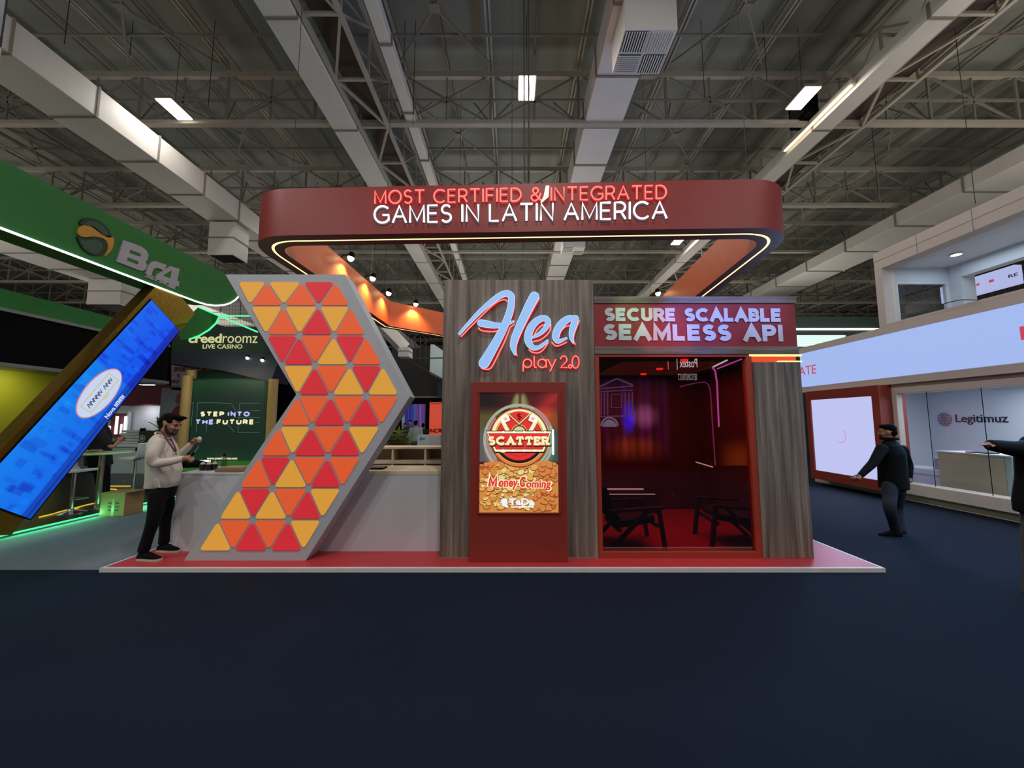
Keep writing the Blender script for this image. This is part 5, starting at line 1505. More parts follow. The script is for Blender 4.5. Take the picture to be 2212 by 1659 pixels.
a_, c_ = at(380, 1040, Y=10.6), at(545, 1000, Y=10.6)
gt = thing('green_table', 'low round table with a bright green top behind the counter', 'table', ((a_.x + c_.x) / 2, 10.6, 0))
gx = at(470, 1005, Y=10.4).x
MB().lathe((gx, 10.4, .46), [(0, 0), (1.02, 0), (1.05, .03), (1.02, .06), (0, .06)], 36).build('table_top', mat('bright_green', '3f8a2c', .5), gt)
MB().lathe((gx, 10.4, .0), [(.4, 0), (.4, .02), (.12, .06), (.10, .46)], 20).build('table_leg', m_black, gt)
random.seed(8)
t = thing('dark_bag', 'black bag slumped on the bright green table', 'bag', (at(432, 1003, Y=10.2).x, 10.0, .52))
bx_ = at(420, 1003, Y=10.0).x
b = MB(); b.ell((bx_, 9.9, .58), (.40, .2, .12), 14, 8); b.ell((bx_ + .3, 9.95, .56), (.25, .18, .08), 12, 8); b.build('bag_body', m_black, t, smooth=True)
b = MB(); b.tube(smooth_path([(bx_ - .2, 9.8, .66), (bx_ - .05, 9.72, .74), (bx_ + .12, 9.8, .65)], 5), .014, 6); b.build('strap', m_black, t)

# white poster stand
sp_ = thing('banner', 'white banner with dark red sports words beside the gold columns', 'banner', (-13, 15, 0))
b = MB(); q = [at(*p, Y=15) for p in ((370, 788), (463, 804), (463, 846), (370, 842))]; b.prism([tuple(v) for v in q], (0, .15, 0)); b.build('header_panel', mat('banner_white', 'b9b3b2', .6), sp_)
b = MB(); pxbox(b, 342, 838, 390, 1010, 15.0, .15); b.build('poster_panel', mat('banner_grey', '9aa0a4', .6), sp_)
f15 = front(15.0); b = MB()
pxstroke(b, f15, 'SPORTSBOOK', 376, 793, 441, 803, 2.0, .02, 0, .3); pxstroke(b, f15, 'E', 384, 808, 390, 816, 2, .02); pxstroke(b, f15, 'MU', 369, 819, 388, 828, 2.2, .02, 0, .5)
b.build('lettering', mat('letter_dark_red', '8a2030', .6), sp_)
b = MB(); pxstroke(b, f15, 'COM OS', 369, 835, 388, 840, 1.0, .02, 0, .3, .3); b.build('lettering', m_black, sp_)
b = MB(); b.fdisc(f15, *f15.px(453, 801), .16, .021, 0, rv=.09); b.build('round_mark', mat('letter_dark_red', '8a2030', .6), sp_)
pf = MB(); c = f15.px(377, 905)
pf.fdisc(f15, f15.px(388, 862)[0], f15.px(388, 862)[1], .14, .021, 1, rv=.22); pf.fdisc(f15, f15.px(385, 900)[0], f15.px(385, 900)[1], .26, .02, 0, rv=.42); pf.fdisc(f15, f15.px(357, 904)[0], f15.px(357, 904)[1], .2, .0205, 2, rv=.2)
pf.fdisc(f15, f15.px(351, 912)[0], f15.px(351, 912)[1], .18, .0207, 0, rv=.22)
pf.build('poster_figure', [mat('poster_red', '7e1f2c', .6), mat('poster_skin', '8a5a4c', .6), mat('poster_grey', '6c6a6e', .6)], sp_)
# red and white stand far behind the high table
rw = thing('exhibition_stand', 'red and white stand with a glowing red light box far behind the high table', 'exhibition stand', (-15.5, 16.5, 0))
b = MB(); pxbox(b, 262, 832, 356, 876, 16, .4); b.build('red_fascia', mat('fascia_wine', '6e1626', .6), rw)
b = MB(); pxbox(b, 230, 876, 345, 1010, 16.3, .2); b.build('white_wall', m_wall_w, rw)
b = MB(); pxbox(b, 238, 893, 275, 945, 16.15, .1); b.build('red_panel', mat('panel_wine', '6a1420', .4), rw)
b = MB(); pxbox(b, 272, 890, 276, 945, 16.1, .12); pxbox(b, 238, 889, 276, 893, 16.1, .12); b.build('panel_frame', m_wall_w, rw)
for x0, x1, yt in ((232, 237, 920), (248, 253, 899), (259, 262, 916), (267, 271, 899)):
    b = MB(); pxbox(b, x0, yt, x1, 938, 16.0, .04); b.build('light_tube', m_led_w, rw)
pz = at(297, 880, Y=15.6); area_light('wall_wash', (pz.x, 15.7, pz.z), .4, 6, (1, 1, 1), (.5, 0, 0), rw)
wc = thing('cabinet', 'white service cabinet carrying trays and a dark coffee machine', 'cabinet', (-11.8, 12.3, 0))
b = MB(); pxbox(b, 240, 964, 315, 1060, 12.2, .6); b.build('cabinet_body', mat('cabinet_pale', 'a9bcc4', .5), wc, bevel=.01)
b = MB(); pxbox(b, 238, 960, 318, 965, 12.15, .7); b.build('worktop', m_wall_w, wc)
hb = MB(); pxbox(hb, 292, 968, 296, 974, 12.18, .02); hb.build('handle', m_black, wc)
for k, y in enumerate((958.5, 952.5, 946.5, 940.5, 934.5)):
    t_ = MB(); pxbox(t_, 262 - (k % 2) * 3, y - 5, 300, y, 12.4, .4)
    tag(t_.build('tray', mat('tray_pale', 'b5c0c6', .5), bevel=.01), 'pale tray in the stack on the white service cabinet, %s' % ['lowest', 'second from below', 'middle one', 'second from the top', 'topmost'][k], 'tray', 'stacked trays')
cm = thing('coffee_machine', 'dark green boxy machine with a round grey emblem on the service cabinet', 'coffee machine', (-11.2, 12.4, .9))
b = MB(); pxbox(b, 299, 931, 334, 959, 12.2, .5); b.build('machine_body', mat('machine_green', '1f2a24', .5), cm, bevel=.012)
f12 = front(12.2); b = MB(); b.fring(f12, *f12.px(306.5, 947), .085, .11, .006); b.fdisc(f12, *f12.px(306.5, 947), .06, .006); b.build('round_emblem', mat('emblem_grey', '9aa5a2', .5), cm)
b = MB(); pxbox(b, 302, 925, 309, 931, 12.25, .1); b.build('spout', m_black, cm)
def leaf_plant(lab, x, y, z, h, n, spread, dark='2c3a22', light='4a6030', seed=1, thick=.02):
    random.seed(seed)
    t = thing('potted_palm', lab, 'plant', (x, y, z))
    b = MB()
    for k in range(n):
        a = random.uniform(0, 2 * PI); tl = random.uniform(.25, 1); L = h * random.uniform(.7, 1.05)
        pts = [];
        for i in range(7):
            s_ = i / 6; r = spread * tl * (s_ ** 1.4); pts.append(Vector((x + math.cos(a) * r, y + math.sin(a) * r, z + .18 * h + L * .85 * (s_ - .38 * tl * s_ * s_))))
        side = Vector((-math.sin(a), math.cos(a), 0))
        for i in range(6):
            w0 = thick * 2.2 * math.sin(PI * (i + .25) / 7); w1 = thick * 2.2 * math.sin(PI * min(1, (i + 1.25) / 7))
            b.add([pts[i] - side * w0, pts[i] + side * w0, pts[i + 1] + side * w1, pts[i + 1] - side * w1], [(0, 1, 2, 3)], k % 2)
            if i > 1:
                for sg in (-1, 1):
                    tip = pts[i] + side * sg * .16 * h + (pts[i + 1] - pts[i]) * .7 - Vector((0, 0, .04 * h))
                    b.add([pts[i], pts[i] + (pts[i + 1] - pts[i]) * .35, tip], [(0, 1, 2)], k % 2)
    b.build('foliage', [mat('leaf_' + dark, dark, .6), mat('leaf_' + light, light, .6)], t)
    MB().lathe((x, y, z), [(.09, 0), (.12, .16 * h + .05), (.10, .16 * h + .05)], 14).build('pot', mat('pot_dark', '2a2624', .6), t)
    return t
p = at(328, 931, Y=12.6); leaf_plant('spiky palm fronds rising behind the dark green machine', p.x, 12.9, p.z - .12, .62, 16, .55, seed=4)

# ------------------------------------------------------------------ far things in the gap between the arrow sign and the tower
b = MB(); pxbox(b, 845, 752, 960, 856, 22, .5)
fm = thing('far_stand', 'big dark stand wall in the gap beside the wood tower', 'exhibition stand', (-5, 22, 0)); b.build('stand_wall', mat('far_dark', '2a2724', .8), fm)
b = MB(); pxbox(b, 840, 856, 962, 859, 21.9, .1); b.build('edge_strip', mat('strip_pale', '8d867c', .6), fm)
b = MB(); pxbox(b, 840, 859, 962, 872, 21.9, .3); q_ = at(958, 900, Y=22); b.box(q_.x, q_.x + .3, 22, 22.3, 0, 4); b.build('lower_beam', m_black, fm)
b = MB(); pxbox(b, 945, 825, 962, 858, 21.5, .1); b.build('side_screen', mat('far_navy', '1c2440', .5), fm)
fo = thing('orange_panel', 'orange display panel with large dark letters INCRE beside the wood tower', 'sign', (-3.6, 17, 0))
b = MB(); pxbox(b, 927, 869, 985, 994, 17, .15); b.build('panel', glow('panel_orange_lit', 'cf4a30', .75, 'a03a28'), fo)
f17 = front(17.0); b = MB(); pxstroke(b, f17, 'INCRE', 927.5, 926, 961, 935, 1.9, .01, 0, .34)
for k in range(6):
    x = 931 + 4.6 * k; b.fribbon(f17, [f17.px(x + i * .9, 871.5 + (1.8 if (i + k) % 2 else -1)) for i in range(5)], .014, .01)
b.build('lettering', m_black, fo)
b = MB(); pxbox(b, 918, 862, 927, 993, 17.2, .5); b.build('side_post', m_black, fo)
pc = thing('curtain_wall', 'far stand wall lit violet and blue', 'light wall', (-6, 26, 0))
def vio(u, v):
    k = .5 + .5 * math.sin(u * 38) * math.sin(u * 13 + 1); g = .55 + .45 * k
    if u < .12: return (110, 125, 132)
    return (58 * g + 70 * (u > .55) * g, 58 * g + 30 * (u > .4) * g, 175 * g)
cs = [(lambda p: (p.x, 26, p.z))(at(x, y, Y=26)) for x, y in ((868, 970), (919, 970), (919, 873), (868, 873))]
picture('lit_curtain', cs, vio, 44, 3, pc, .7)
b = MB(); pxbox(b, 860, 868, 925, 872, 26.0, .2); b.build('curtain_rail', m_black, pc)
pk = thing('far_cabinet', 'pale two-tone counter with a small dark logo in front of the orange panel', 'counter', (-3.5, 14, 0))
b = MB(); pxbox(b, 901, 940, 926, 1013, 13.5, .5); b.build('counter_body', mat('counter_pale_mint', 'b5c2bd', .5), pk)
b = MB(); pxbox(b, 926, 940, 949, 1013, 13.5, .5); b.build('counter_body', mat('counter_pale_pink', 'b5a9ab', .5), pk)
f13 = front(13.5); b = MB(); b.fring(f13, *f13.px(909.5, 948), .03, .05, .006); pxtext(b, f13, 'mapix', 913, 946, 918.5, 950, .006, 0, .02); b.build('logo', m_black, pk)
p = at(858, 964, Y=9.8); leaf_plant('bushy green palm behind the cream shelf next to the arrow sign', p.x, 9.8, .05, 1.55, 60, .55, '33431f', '5b7030', 9, .014)
hs = thing('hanging_sign_frame', 'dark triangular hanging frame with a pale box sign in the gap beside the tower', 'hanging sign', (-3, 20, 5))
def bar2(b, p, q, Y, w=.06): b.bar(at(*p, Y=Y), at(*q, Y=Y), w)
b = MB(); bar2(b, (878, 775), (965, 773), 20); bar2(b, (878, 775), (932, 806), 20); bar2(b, (932, 806), (962, 822), 20)
for x in (884, 897, 908, 920): bar2(b, (x, 722 + (x - 884) * .2), (x, 775 + max(0, (x - 890) * .5)), 20, .04)
b.tube([at(897, 722, Y=20), (at(897, 722, Y=20).x, 20, 11.95)], .005, 4); b.build('truss_frame', mat('frame_dark', '3a3632', .6), hs)
b = MB(); q = [at(*p, Y=20) for p in ((930, 744), (938, 744), (960, 760), (960, 822), (928, 806))]; b.prism([tuple(v) for v in q], (0, .5, 0)); b.build('box_sign', glow('box_sign_pale', 'a3b3b4', .3, '8a9292'), hs)
dr = at(871, 760, Y=18)
t = thing('air_outlet', 'far white air outlet box seen in the gap above the arrow tip', 'air vent', tuple(dr))
b = MB(); pxbox(b, 860, 750, 883, 770, 18, .7); b.build('outlet_box', m_duct, t); b = MB(); pxbox(b, 859, 757, 884, 759, 17.98, .74); b.build('flange', m_steel_d, t)
b = MB(); b.bar(at(873, 752, Y=18.35), at(800, 676, Y=17.2), .5); b.tube([at(800, 676, Y=17.2), (at(800, 676, Y=17.2).x, 17.2, 11.95)], .005, 4); b.build('branch_duct', m_duct, t)

# ------------------------------------------------------------------ small things on the counter
def zc(x, Y): return at(x, 1010, Y=Y).x
def dessert(lab, x, y):
    t = thing('dessert_jar', lab, 'jar', (x, y, 1.022), 'dark jars with white caps')
    MB().lathe((x, y, 1.022), [(.030, 0), (.033, .004), (.036, .075), (.034, .08)], 16).build('jar', mat('jar_dark', '1a1516', .3), t, smooth='auto')
    MB().ell((x, y, 1.105), (.030, .030, .026), 12, 8).build('cap', mat('cap_white', 'b6b2a8', .6), t, smooth=True)
    MB().tube([(x, y, 1.125), (x + .004, y, 1.16)], .004, 5).build('stick', mat('stick_pale', 'c8c4b0', .6), t)
    return t
dessert('dark jar with a white cap standing alone near the man', zc(437.5, 5.3), 5.30); dessert('dark jar with a white cap, left one of the pair', zc(451, 5.3), 5.30); dessert('dark jar with a white cap, the one of the pair nearest the bottle', zc(461, 5.32), 5.34)
x = zc(483, 5.45)
t = thing('water_bottle', 'clear water bottle with a dark cap on the counter', 'bottle', (x, 5.45, 1.022))
MB().lathe((x, 5.45, 1.022), [(.032, 0), (.035, .01), (.035, .13), (.014, .17), (.013, .18)], 18).build('bottle_body', glass_mat('bottle_clear', 'c4d0c8', .08), t, smooth='auto')
MB().lathe((x, 5.45, 1.202), [(.016, 0), (.016, .03)], 12).build('cap', m_black, t)
x0, x1 = zc(468, 5.12), zc(524, 5.12)
t = thing('wooden_board', 'flat brown wooden serving box at the end of the counter behind the arrow sign', 'tray', ((x0 + x1) / 2, 5.2, 1.022))
MB().box(x0, x1, 5.09, 5.36, 1.022, 1.065).build('tray_body', wood_mat('box_wood', '6b5238', '7d6244', '92764f', 'X'), t, bevel=.004)
b = MB(); b.box(x0 + .02, x1 - .02, 5.11, 5.34, 1.065, 1.082); b.build('tray_filling', mat('kraft_paper', '8f7c5c', .8, vary=.2, scale=30), t)

# ------------------------------------------------------------------ hanging banner whose edge shows at the upper corner
hb_ = thing('hanging_banner', 'edge of a dark navy and cream hanging banner in the upper corner', 'banner', (-6, 4, 5))
xr = at(12, 40, Y=4.02).x
za, zb, zc_ = at(8, 100, Y=4).z, at(0, 185, Y=4).z, at(8, 75, Y=4).z
MB().box(xr - 2.2, xr, 4.0, 4.02, za, za + 2.2).build('banner_body', mat('banner_navy', '141628', .6), hb_)
MB().box(xr - 2.2, xr, 4.0, 4.02, zb, za).build('banner_foot', mat('banner_cream', 'b5a898', .6), hb_)
MB().box(xr - 2.2, xr - .005, 3.99, 4.0, za, za + .12).build('banner_stripe', mat('banner_green', '2a3a22', .6), hb_)
for dx in (.3, 1.9): MB().tube([(xr - dx, 4.01, za + 2.2), (xr - dx, 4.01, 11.95)], .006, 5).build('wire', m_cable, hb_)

# ------------------------------------------------------------------ the row of stands behind the viewer, mirrored in the dark glass
rs_ = thing('opposite_stand', 'dark stand behind the viewer mirrored in the dark glass with pink light lines', 'exhibition stand', (2, -5, 0))
YV = 2 * (YW + .05) + 5.0
def mir(px_, py_): p = at(px_, py_, Y=YV); return p.x, p.z
MB().box(-16, 22, -5.6, -5.05, 0, 3.3).build('stand_wall', mat('opposite_dark', '171012', .7), rs_)
MB().box(-16, 22, -5.6, -4.9, 3.3, 5.0).build('fascia', mat('opposite_black', '0d0a0c', .6), rs_)
fv = Frame((0, -4.9, 0), (-1, 0, 0), (0, 0, 1))
def vword(s_, x0, y0, x1, y1, w=1.0):
    (xa, za_), (xb, zb2) = mir(x0, y1), mir(x1, y0)
    b = MB(); b.ftext(fv, s_, -xb, za_, abs(xb - xa), zb2 - za_, .01, 0, bold=.01); return b
vword('Postex |', 1460, 776, 1503, 800).build('lettering', glow('opposite_white', 'f0e6ee', 4.0), rs_)
vword('BETCONSTRUCT', 1462, 808, 1502, 822).build('lettering', glow('opposite_white_dim', 'f0e6ee', 1.8), rs_)
def vline(name, pts, r, m_):
    b = MB(); b.tube([(mir(*q)[0], -4.86, mir(*q)[1]) for q in pts], r, 5); b.build(name, m_, rs_)
pk_ = glow('opposite_pink', 'f060c8', 3.2)
vline('light_line', [(1535, 795), (1541, 802), (1545, 830), (1547, 880), (1549, 922)], .03, pk_)
vline('light_line', [(1465, 836), (1500, 828), (1519, 826), (1527, 832), (1531, 848), (1536, 930), (1541, 1004)], .022, glow('opposite_pink_dim', 'c04a90', 1.6))
vline('light_line', [(1536, 794), (1567, 779)], .03, glow('opposite_white', 'f0e6ee', 5.0)); vline('light_line', [(1545, 798), (1600, 776)], .025, pk_)
def facade(u, v):
    r, g, b_ = 52, 22, 70
    r += 30 * max(0, 1 - v * 1.5)
    s_ = .55 + .45 * math.sin(u * 40) * math.sin(u * 17 + 2); r, g, b_ = r * s_, g * s_, b_ * s_
    d = ((u - .41) / .10) ** 2 + ((v - .49) / .20) ** 2
    if d < 1: k = (1 - d) ** .7; r, g, b_ = r * (1 - k) + 40 * k, g * (1 - k) + 30 * k, b_ * (1 - k) + 255 * k
    d = ((u - .62) / .22) ** 2 + ((v - .50) / .16) ** 2
    if d < 1: k = (1 - d) * .7; r, g, b_ = r + 150 * k, g + 90 * k, b_ + 110 * k
    d = ((u - .45) / .5) ** 2 + ((v - .10) / .22) ** 2
    if d < 1: k = (1 - d) * .7; r, g, b_ = r + 130 * k, g + 52 * k, b_ * (1 - .6 * k)
    e = min(1, min(u, 1 - u) * 6) * min(1, min(v, 1 - v) * 5); e = e ** .6
    return (r * e, g * e, b_ * e)
(xa, za_), (xb, zb2) = mir(1293, 1000), mir(1450, 800)
picture('lit_mural', [(xa, -4.98, za_), (xb, -4.98, za_), (xb, -4.98, zb2), (xa, -4.98, zb2)], facade, 40, 40, rs_, 4.0)
m_fac = glow('facade_lilac', '7a66a0', 1.5)
ln = MB()
def vl(pts, w): ln.fribbon(Frame((0, -4.96, 0), (1, 0, 0), (0, 0, 1)), [mir(*q) for q in pts], w, 0)
vl([(1294, 836), (1332, 818), (1366, 832)], .07); vl([(1294, 840), (1368, 834)], .05); vl([(1296, 846), (1366, 843)], .04)
for x in (1298, 1305, 1312, 1350, 1358, 1365): vl([(x, 848), (x, 896)], .05)
vl([(1294, 900), (1370, 898)], .05); vl([(1320, 852), (1342, 852), (1342, 880), (1320, 880), (1320, 852)], .03)
ln.build('mural_lines', m_fac, rs_)
cl = MB(); fq = Frame((0, -4.955, 0), (1, 0, 0), (0, 0, 1)); cl.fring(fq, *mir(1316, 920), .28, .34, 0, 0, a0=0, a1=PI); cl.fdisc(fq, *mir(1316, 922), .27, 0, 0, a0=0, a1=PI); cl.build('mural_arch', glow('arch_pale', 'a4a8c6', 1.8), rs_)
def ember(u, v):
    k = max(0, 1 - ((u - .5) * 2) ** 2) * max(0, 1 - ((v - .35) * 1.9) ** 2); return (150 * k, 62 * k, 22 * k)
(xa, za_), (xb, zb2) = mir(1545, 1030), mir(1645, 925)
picture('lit_counter_back', [(xa, -4.98, za_), (xb, -4.98, za_), (xb, -4.98, zb2), (xa, -4.98, zb2)], ember, 16, 16, rs_, 2.0)
# ------------------------------------------------------------------ people
m_skin = mat('skin', 'a87660', .55, vary=.06, scale=14)
m_hair = mat('hair_black', '0a0706', .9, vary=.2, scale=40, spec=.1)

def fuse(mb, name, m, parent, voxel, it=3, shrink=0):
    """Melt overlapping tubes into one continuous skin."""
    o = mb.build('tmp', m)
    r = o.modifiers.new('r', 'REMESH'); r.mode = 'VOXEL'; r.voxel_size = voxel
    s = o.modifiers.new('s', 'SMOOTH'); s.factor = .5; s.iterations = it
    bpy.context.view_layer.update()
    me = bpy.data.meshes.new_from_object(o.evaluated_get(bpy.context.evaluated_depsgraph_get()))
    old = o.data; bpy.data.objects.remove(o); bpy.data.meshes.remove(old)
    me.name = name
    me.polygons.foreach_set('use_smooth', [True] * len(me.polygons))
    q = bpy.data.objects.new(name, me); C.objects.link(q)
    if parent is not None: attach(q, parent)
    return q

def limb(b, pts, radii, n=12):
    sp = smooth_path([tuple(p) + (r,) for p, r in zip(pts, radii)], 5)
    b.tube([q[:3] for q in sp], 1, n, radii=[q[3] for q in sp])
    b.ell(pts[0], radii[0]); b.ell(pts[-1], radii[-1])

def torso(b, rings, fwd, n=20):
    """rings: (centre, half width, half depth) from hem to neck."""
    R = []
    for i, (c, w, d) in enumerate(rings):
        c = Vector(c)
        f = Vector(fwd); f.z = 0; f.normalize(); s = Vector((-f.y, f.x, 0))
        R.append([c + s * (w * math.cos(2 * PI * k / n)) + f * (d * math.sin(2 * PI * k / n)) for k in range(n)])
    b.loft(R)

def hand(b, wrist, d, palm, thumb, curl=.6, size=1.0, spread=.018):
    """Palm plus five unequal fingers, bent towards the palm side."""
    w = Vector(wrist); d = Vector(d).normalized(); p = Vector(palm); p = (p - d * p.dot(d)).normalized(); s = d.cross(p) * (1 if thumb > 0 else -1)
    S = size
    b.tube([w - d * .02 * S, w + d * .03 * S, w + d * .085 * S], 1, 10, radii=[.026 * S, .034 * S, .036 * S])
    for off in (-.024, -.008, .008, .024): b.ell(w + d * .08 * S + s * off * S, .017 * S, 8, 6)
    for k, (off, L) in enumerate(((.027, .074), (.009, .084), (-.009, .078), (-.026, .060))):
        q = w + d * .088 * S + s * off * S; dir_ = (d + s * off * 2.2).normalized(); pts = [q - d * .015]
        ang = 0
        for j, f in enumerate((.45, .32, .25)):
            ang += curl * (1.0, .9, .7)[j]
            v = dir_ * math.cos(ang) + p * math.sin(ang)
            pts.append(pts[-1] + v * L * f * S + (d * .012 if j == 0 else Vector((0, 0, 0))))
        b.tube(pts, 1, 8, radii=[.0105 * S, .0100 * S, .0092 * S, .0082 * S]); b.ell(pts[-1], .0082 * S, 8, 6)
    q = w + d * .03 * S + s * .026 * S
    t1 = q + (d * .6 + s * .65 + p * .25).normalized() * .042 * S; t2 = t1 + (d * .75 + p * (.35 + curl * .4) - s * .1).normalized() * .034 * S
    b.tube([q, t1, t2], 1, 8, radii=[.014 * S, .0118 * S, .0095 * S]); b.ell(t2, .0095 * S, 8, 6)

def head(b, c, fwd, up, S=1.0):
    """Skull, jaw, nose, brow, lips, ears and neck root; c is the skull centre."""
    f = Vector(fwd).normalized(); u = Vector(up); u = (u - f * u.dot(f)).normalized(); s = u.cross(f)
    M = Matrix((s, f, u)).transposed()
    c = Vector(c); W = lambda x, y, z: c + M @ Vector((x, y, z)) * S
    E = lambda x, y, z, rx, ry, rz: b.ell(W(x, y, z), (rx * S, ry * S, rz * S), 16, 10, 0, M)
    E(0, -.012, .025, .076, .096, .088); E(0, .012, -.02, .068, .082, .085); E(0, .035, -.075, .050, .052, .045); E(0, .062, -.092, .026, .024, .022)
    E(0, .078, .018, .052, .018, .012)
    b.tube([W(0, .088, .012), W(0, .108, -.028), W(0, .094, -.040)], 1, 8, radii=[.009 * S, .015 * S, .012 * S])
    for q in (-1, 1):
        E(.016 * q, .094, -.036, .009, .011, .008); E(.077 * q, -.008, -.012, .010, .020, .032); E(.04 * q, .066, -.03, .022, .02, .02)
    E(0, .088, -.062, .022, .010, .006); E(0, .086, -.071, .020, .010, .007)
    return W, M

def shoe(b, heel, toe_dir, L=.27, w=.048):
    h = Vector(heel); d = Vector(toe_dir); d.z = 0; d.normalize(); s = Vector((-d.y, d.x, 0))
    prof = [(0, .040, .075), (.06, .042, .095), (.12, .043, .085), (.18, .047, .062), (.23, .042, .048), (.262, .022, .034)]
    R = []
    for x, ww, hh in prof:
        c = h + d * (x / .27 * L)
        R.append([c + s * (ww * a) + Vector((0, 0, z)) for a, z in ((-1, .022), (-1.0, hh * .7), (-.55, hh), (.55, hh), (1.0, hh * .7), (1, .022))])
    b.loft(R)
def sole(b, heel, toe_dir, L=.27):
    h = Vector(heel); d = Vector(toe_dir); d.z = 0; d.normalize(); s = Vector((-d.y, d.x, 0)); R = []
    for x, ww in ((-.008, .036), (.06, .045), (.12, .045), (.18, .050), (.235, .044), (.272, .022)):
        c = h + d * (x / .27 * L); R.append([c + s * ww * -1, c + s * ww, c + s * ww + Vector((0, 0, .026)), c - s * ww + Vector((0, 0, .026))])
    b.loft(R)

# ---- the man in the cream sweater
Z0 = .047
man = thing('person', 'bearded man in a cream sweater and black trousers handling food at the counter end', 'person', (-4.5, 4.98, Z0))
A_ = lambda x, y, Y: at(x, y, Y=Y - .11)
hc = A_(370.5, 915, 4.98)
fwd = Vector((.93, .02, -.36)); upv = Vector((.36, 0, .93))
body = MB()
W, M = head(body, hc, fwd, upv, 1.02)
nk0, nk1 = A_(353, 945, 4.98), A_(364, 925, 4.98)
limb(body, [A_(349, 956, 4.98), nk0, nk1], [.075, .066, .060])
shR, elR, wrR = A_(341, 958, 4.80), A_(332, 1000, 4.74), A_(395, 991, 4.80)
shL, elL, wrL = A_(352, 956, 5.17), A_(378, 985, 5.22), A_(414, 958, 5.22)
limb(body, [shR, elR, wrR], [.045, .038, .026]); limb(body, [shL, A_(366, 974, 5.21), elL, A_(398, 974, 5.24), wrL], [.045, .040, .036, .03, .026])
hand(body, wrR, (1, .05, .10), (.1, .5, -.9), 1, 1.15, 1.0)
hand(body, wrL, (.75, 0, .66), (.66, -.2, -.70), -1, .85, 1.0)
torso(body, [(A_(347, 1062, 4.98), .12, .09), (A_(351, 1020, 4.98), .13, .10), (A_(352, 980, 4.98), .14, .09), (A_(349, 955, 4.98), .13, .075)], (1, 0, 0))
hipR, knR, anR = A_(341, 1068, 4.88), A_(331, 1125, 4.84), A_(312, 1186, 4.86)
hipL, knL, anL = A_(356, 1066, 5.06), A_(357, 1115, 5.12), A_(353, 1170, 5.16)
limb(body, [hipR, knR, anR], [.065, .045, .034]); limb(body, [hipL, knL, anL], [.075, .052, .038])
fuse(body, 'body', m_skin, man, .0065, 2)
sw = MB()
torso(sw, [(A_(348, 1052, 4.98), .18, .148), (A_(352, 1040, 4.98), .185, .158), (A_(355, 1015, 4.98), .19, .168), (A_(353, 985, 4.98), .195, .145), (A_(350, 962, 4.98), .185, .115), (A_(349, 948, 4.98), .14, .088), (A_(351, 938, 4.98), .080, .074)], (1, 0, 0))
limb(sw, [shR, A_(330, 980, 4.72), elR, A_(362, 998, 4.74), A_(394, 991, 4.80)], [.075, .064, .058, .050, .038])
limb(sw, [shL, A_(366, 974, 5.21), elL, A_(398, 974, 5.24), A_(412, 960, 5.22)], [.075, .06, .054, .046, .036])
sweater = fuse(sw, 'sweater', mat('cream_knit', 'd0c5b8', .9, vary=.07, scale=60, bump=.25), man, .012, 4)
hm = MB(); q0 = [A_(316, 1052, 4.86), A_(345, 1053, 4.78), A_(340, 1036, 4.77), A_(319, 1034, 4.86)]
hm.prism([tuple(q) for q in q0], (.0, .012, 0)); hm.build('sweater_hem', mat('cream_knit', 'd0c5b8', .9), man)
col = MB(); cr = [];
for k in range(25):
    a = 2 * PI * k / 24; cr.append(A_(353, 940, 4.98) + Vector((.080 * math.cos(a), .078 * math.sin(a), -.035 * math.cos(a))))
col.tube(cr[:-1], .011, 6, closed=True); col.build('collar', mat('cream_knit', 'd0c5b8', .9), man)
tr = MB()
torso(tr, [(A_(347, 1078, 4.98), .14, .115), (A_(348, 1060, 4.98), .165, .14), (A_(350, 1044, 4.98), .165, .14)], (1, 0, 0))
limb(tr, [hipR, A_(338, 1098, 4.86), knR, A_(321, 1155, 4.85), A_(311, 1186, 4.86)], [.098, .086, .070, .060, .062])
limb(tr, [hipL, A_(360, 1090, 5.08), knL, A_(356, 1145, 5.14), A_(354, 1170, 5.16)], [.095, .082, .068, .058, .060])
fuse(tr, 'trousers', mat('black_cloth', '0c0c0e', .9, vary=.1, scale=30, spec=.2), man, .013, 4)
m_shoe = mat('shoe_black', '0c0c0e', .85, spec=.1); m_sole = mat('sole_cream', 'b8b2a0', .6)
hR, hL = A_(302, 1200, 4.86), A_(345, 1180, 5.16); hR.z = hL.z = Z0
for h_ in (hR, hL):
    b = MB(); shoe(b, h_, (1, -.12, 0), .285); b.build('shoe', m_shoe, man, smooth='auto', bevel=.006)
    b = MB(); sole(b, h_, (1, -.12, 0), .285); part_label(b.build('shoe_sole', m_sole, man), 'pale shoe sole')
hr = MB(); E = lambda x, y, z, rx, ry, rz: hr.ell(W(x, y, z), (rx, ry, rz), 14, 9, 0, M)
E(0, -.028, .050, .080, .092, .074); E(0, .028, .092, .066, .064, .034); E(0, .072, .086, .050, .034, .026); E(0, -.075, .012, .064, .042, .062)
for q in (-1, 1): E(.064 * q, .006, .042, .018, .046, .034)
random.seed(2)
for k in range(16): E(random.uniform(-.05, .05), random.uniform(-.02, .10), .108 + random.uniform(-.006, .010), .017, .017, .012)
fuse(hr, 'hair', m_hair, man, .006, 1)
bd = MB(); E2 = lambda x, y, z, rx, ry, rz: bd.ell(W(x, y, z), (rx, ry, rz), 12, 8, 0, M)
for q in (-1, 1):
    limb(bd, [W(.071 * q, .006, -.018), W(.068 * q, .012, -.050), W(.058 * q, .030, -.082), W(.038 * q, .060, -.104), W(.0, .080, -.112)], [.009, .013, .018, .020, .019], 8)
    limb(bd, [W(0, .098, -.050), W(.018 * q, .094, -.055), W(.030 * q, .084, -.072), W(.026 * q, .078, -.096)], [.006, .007, .007, .009], 8)
fuse(bd, 'beard', mat('beard_black', '1c1412', .8), man, .005, 2)
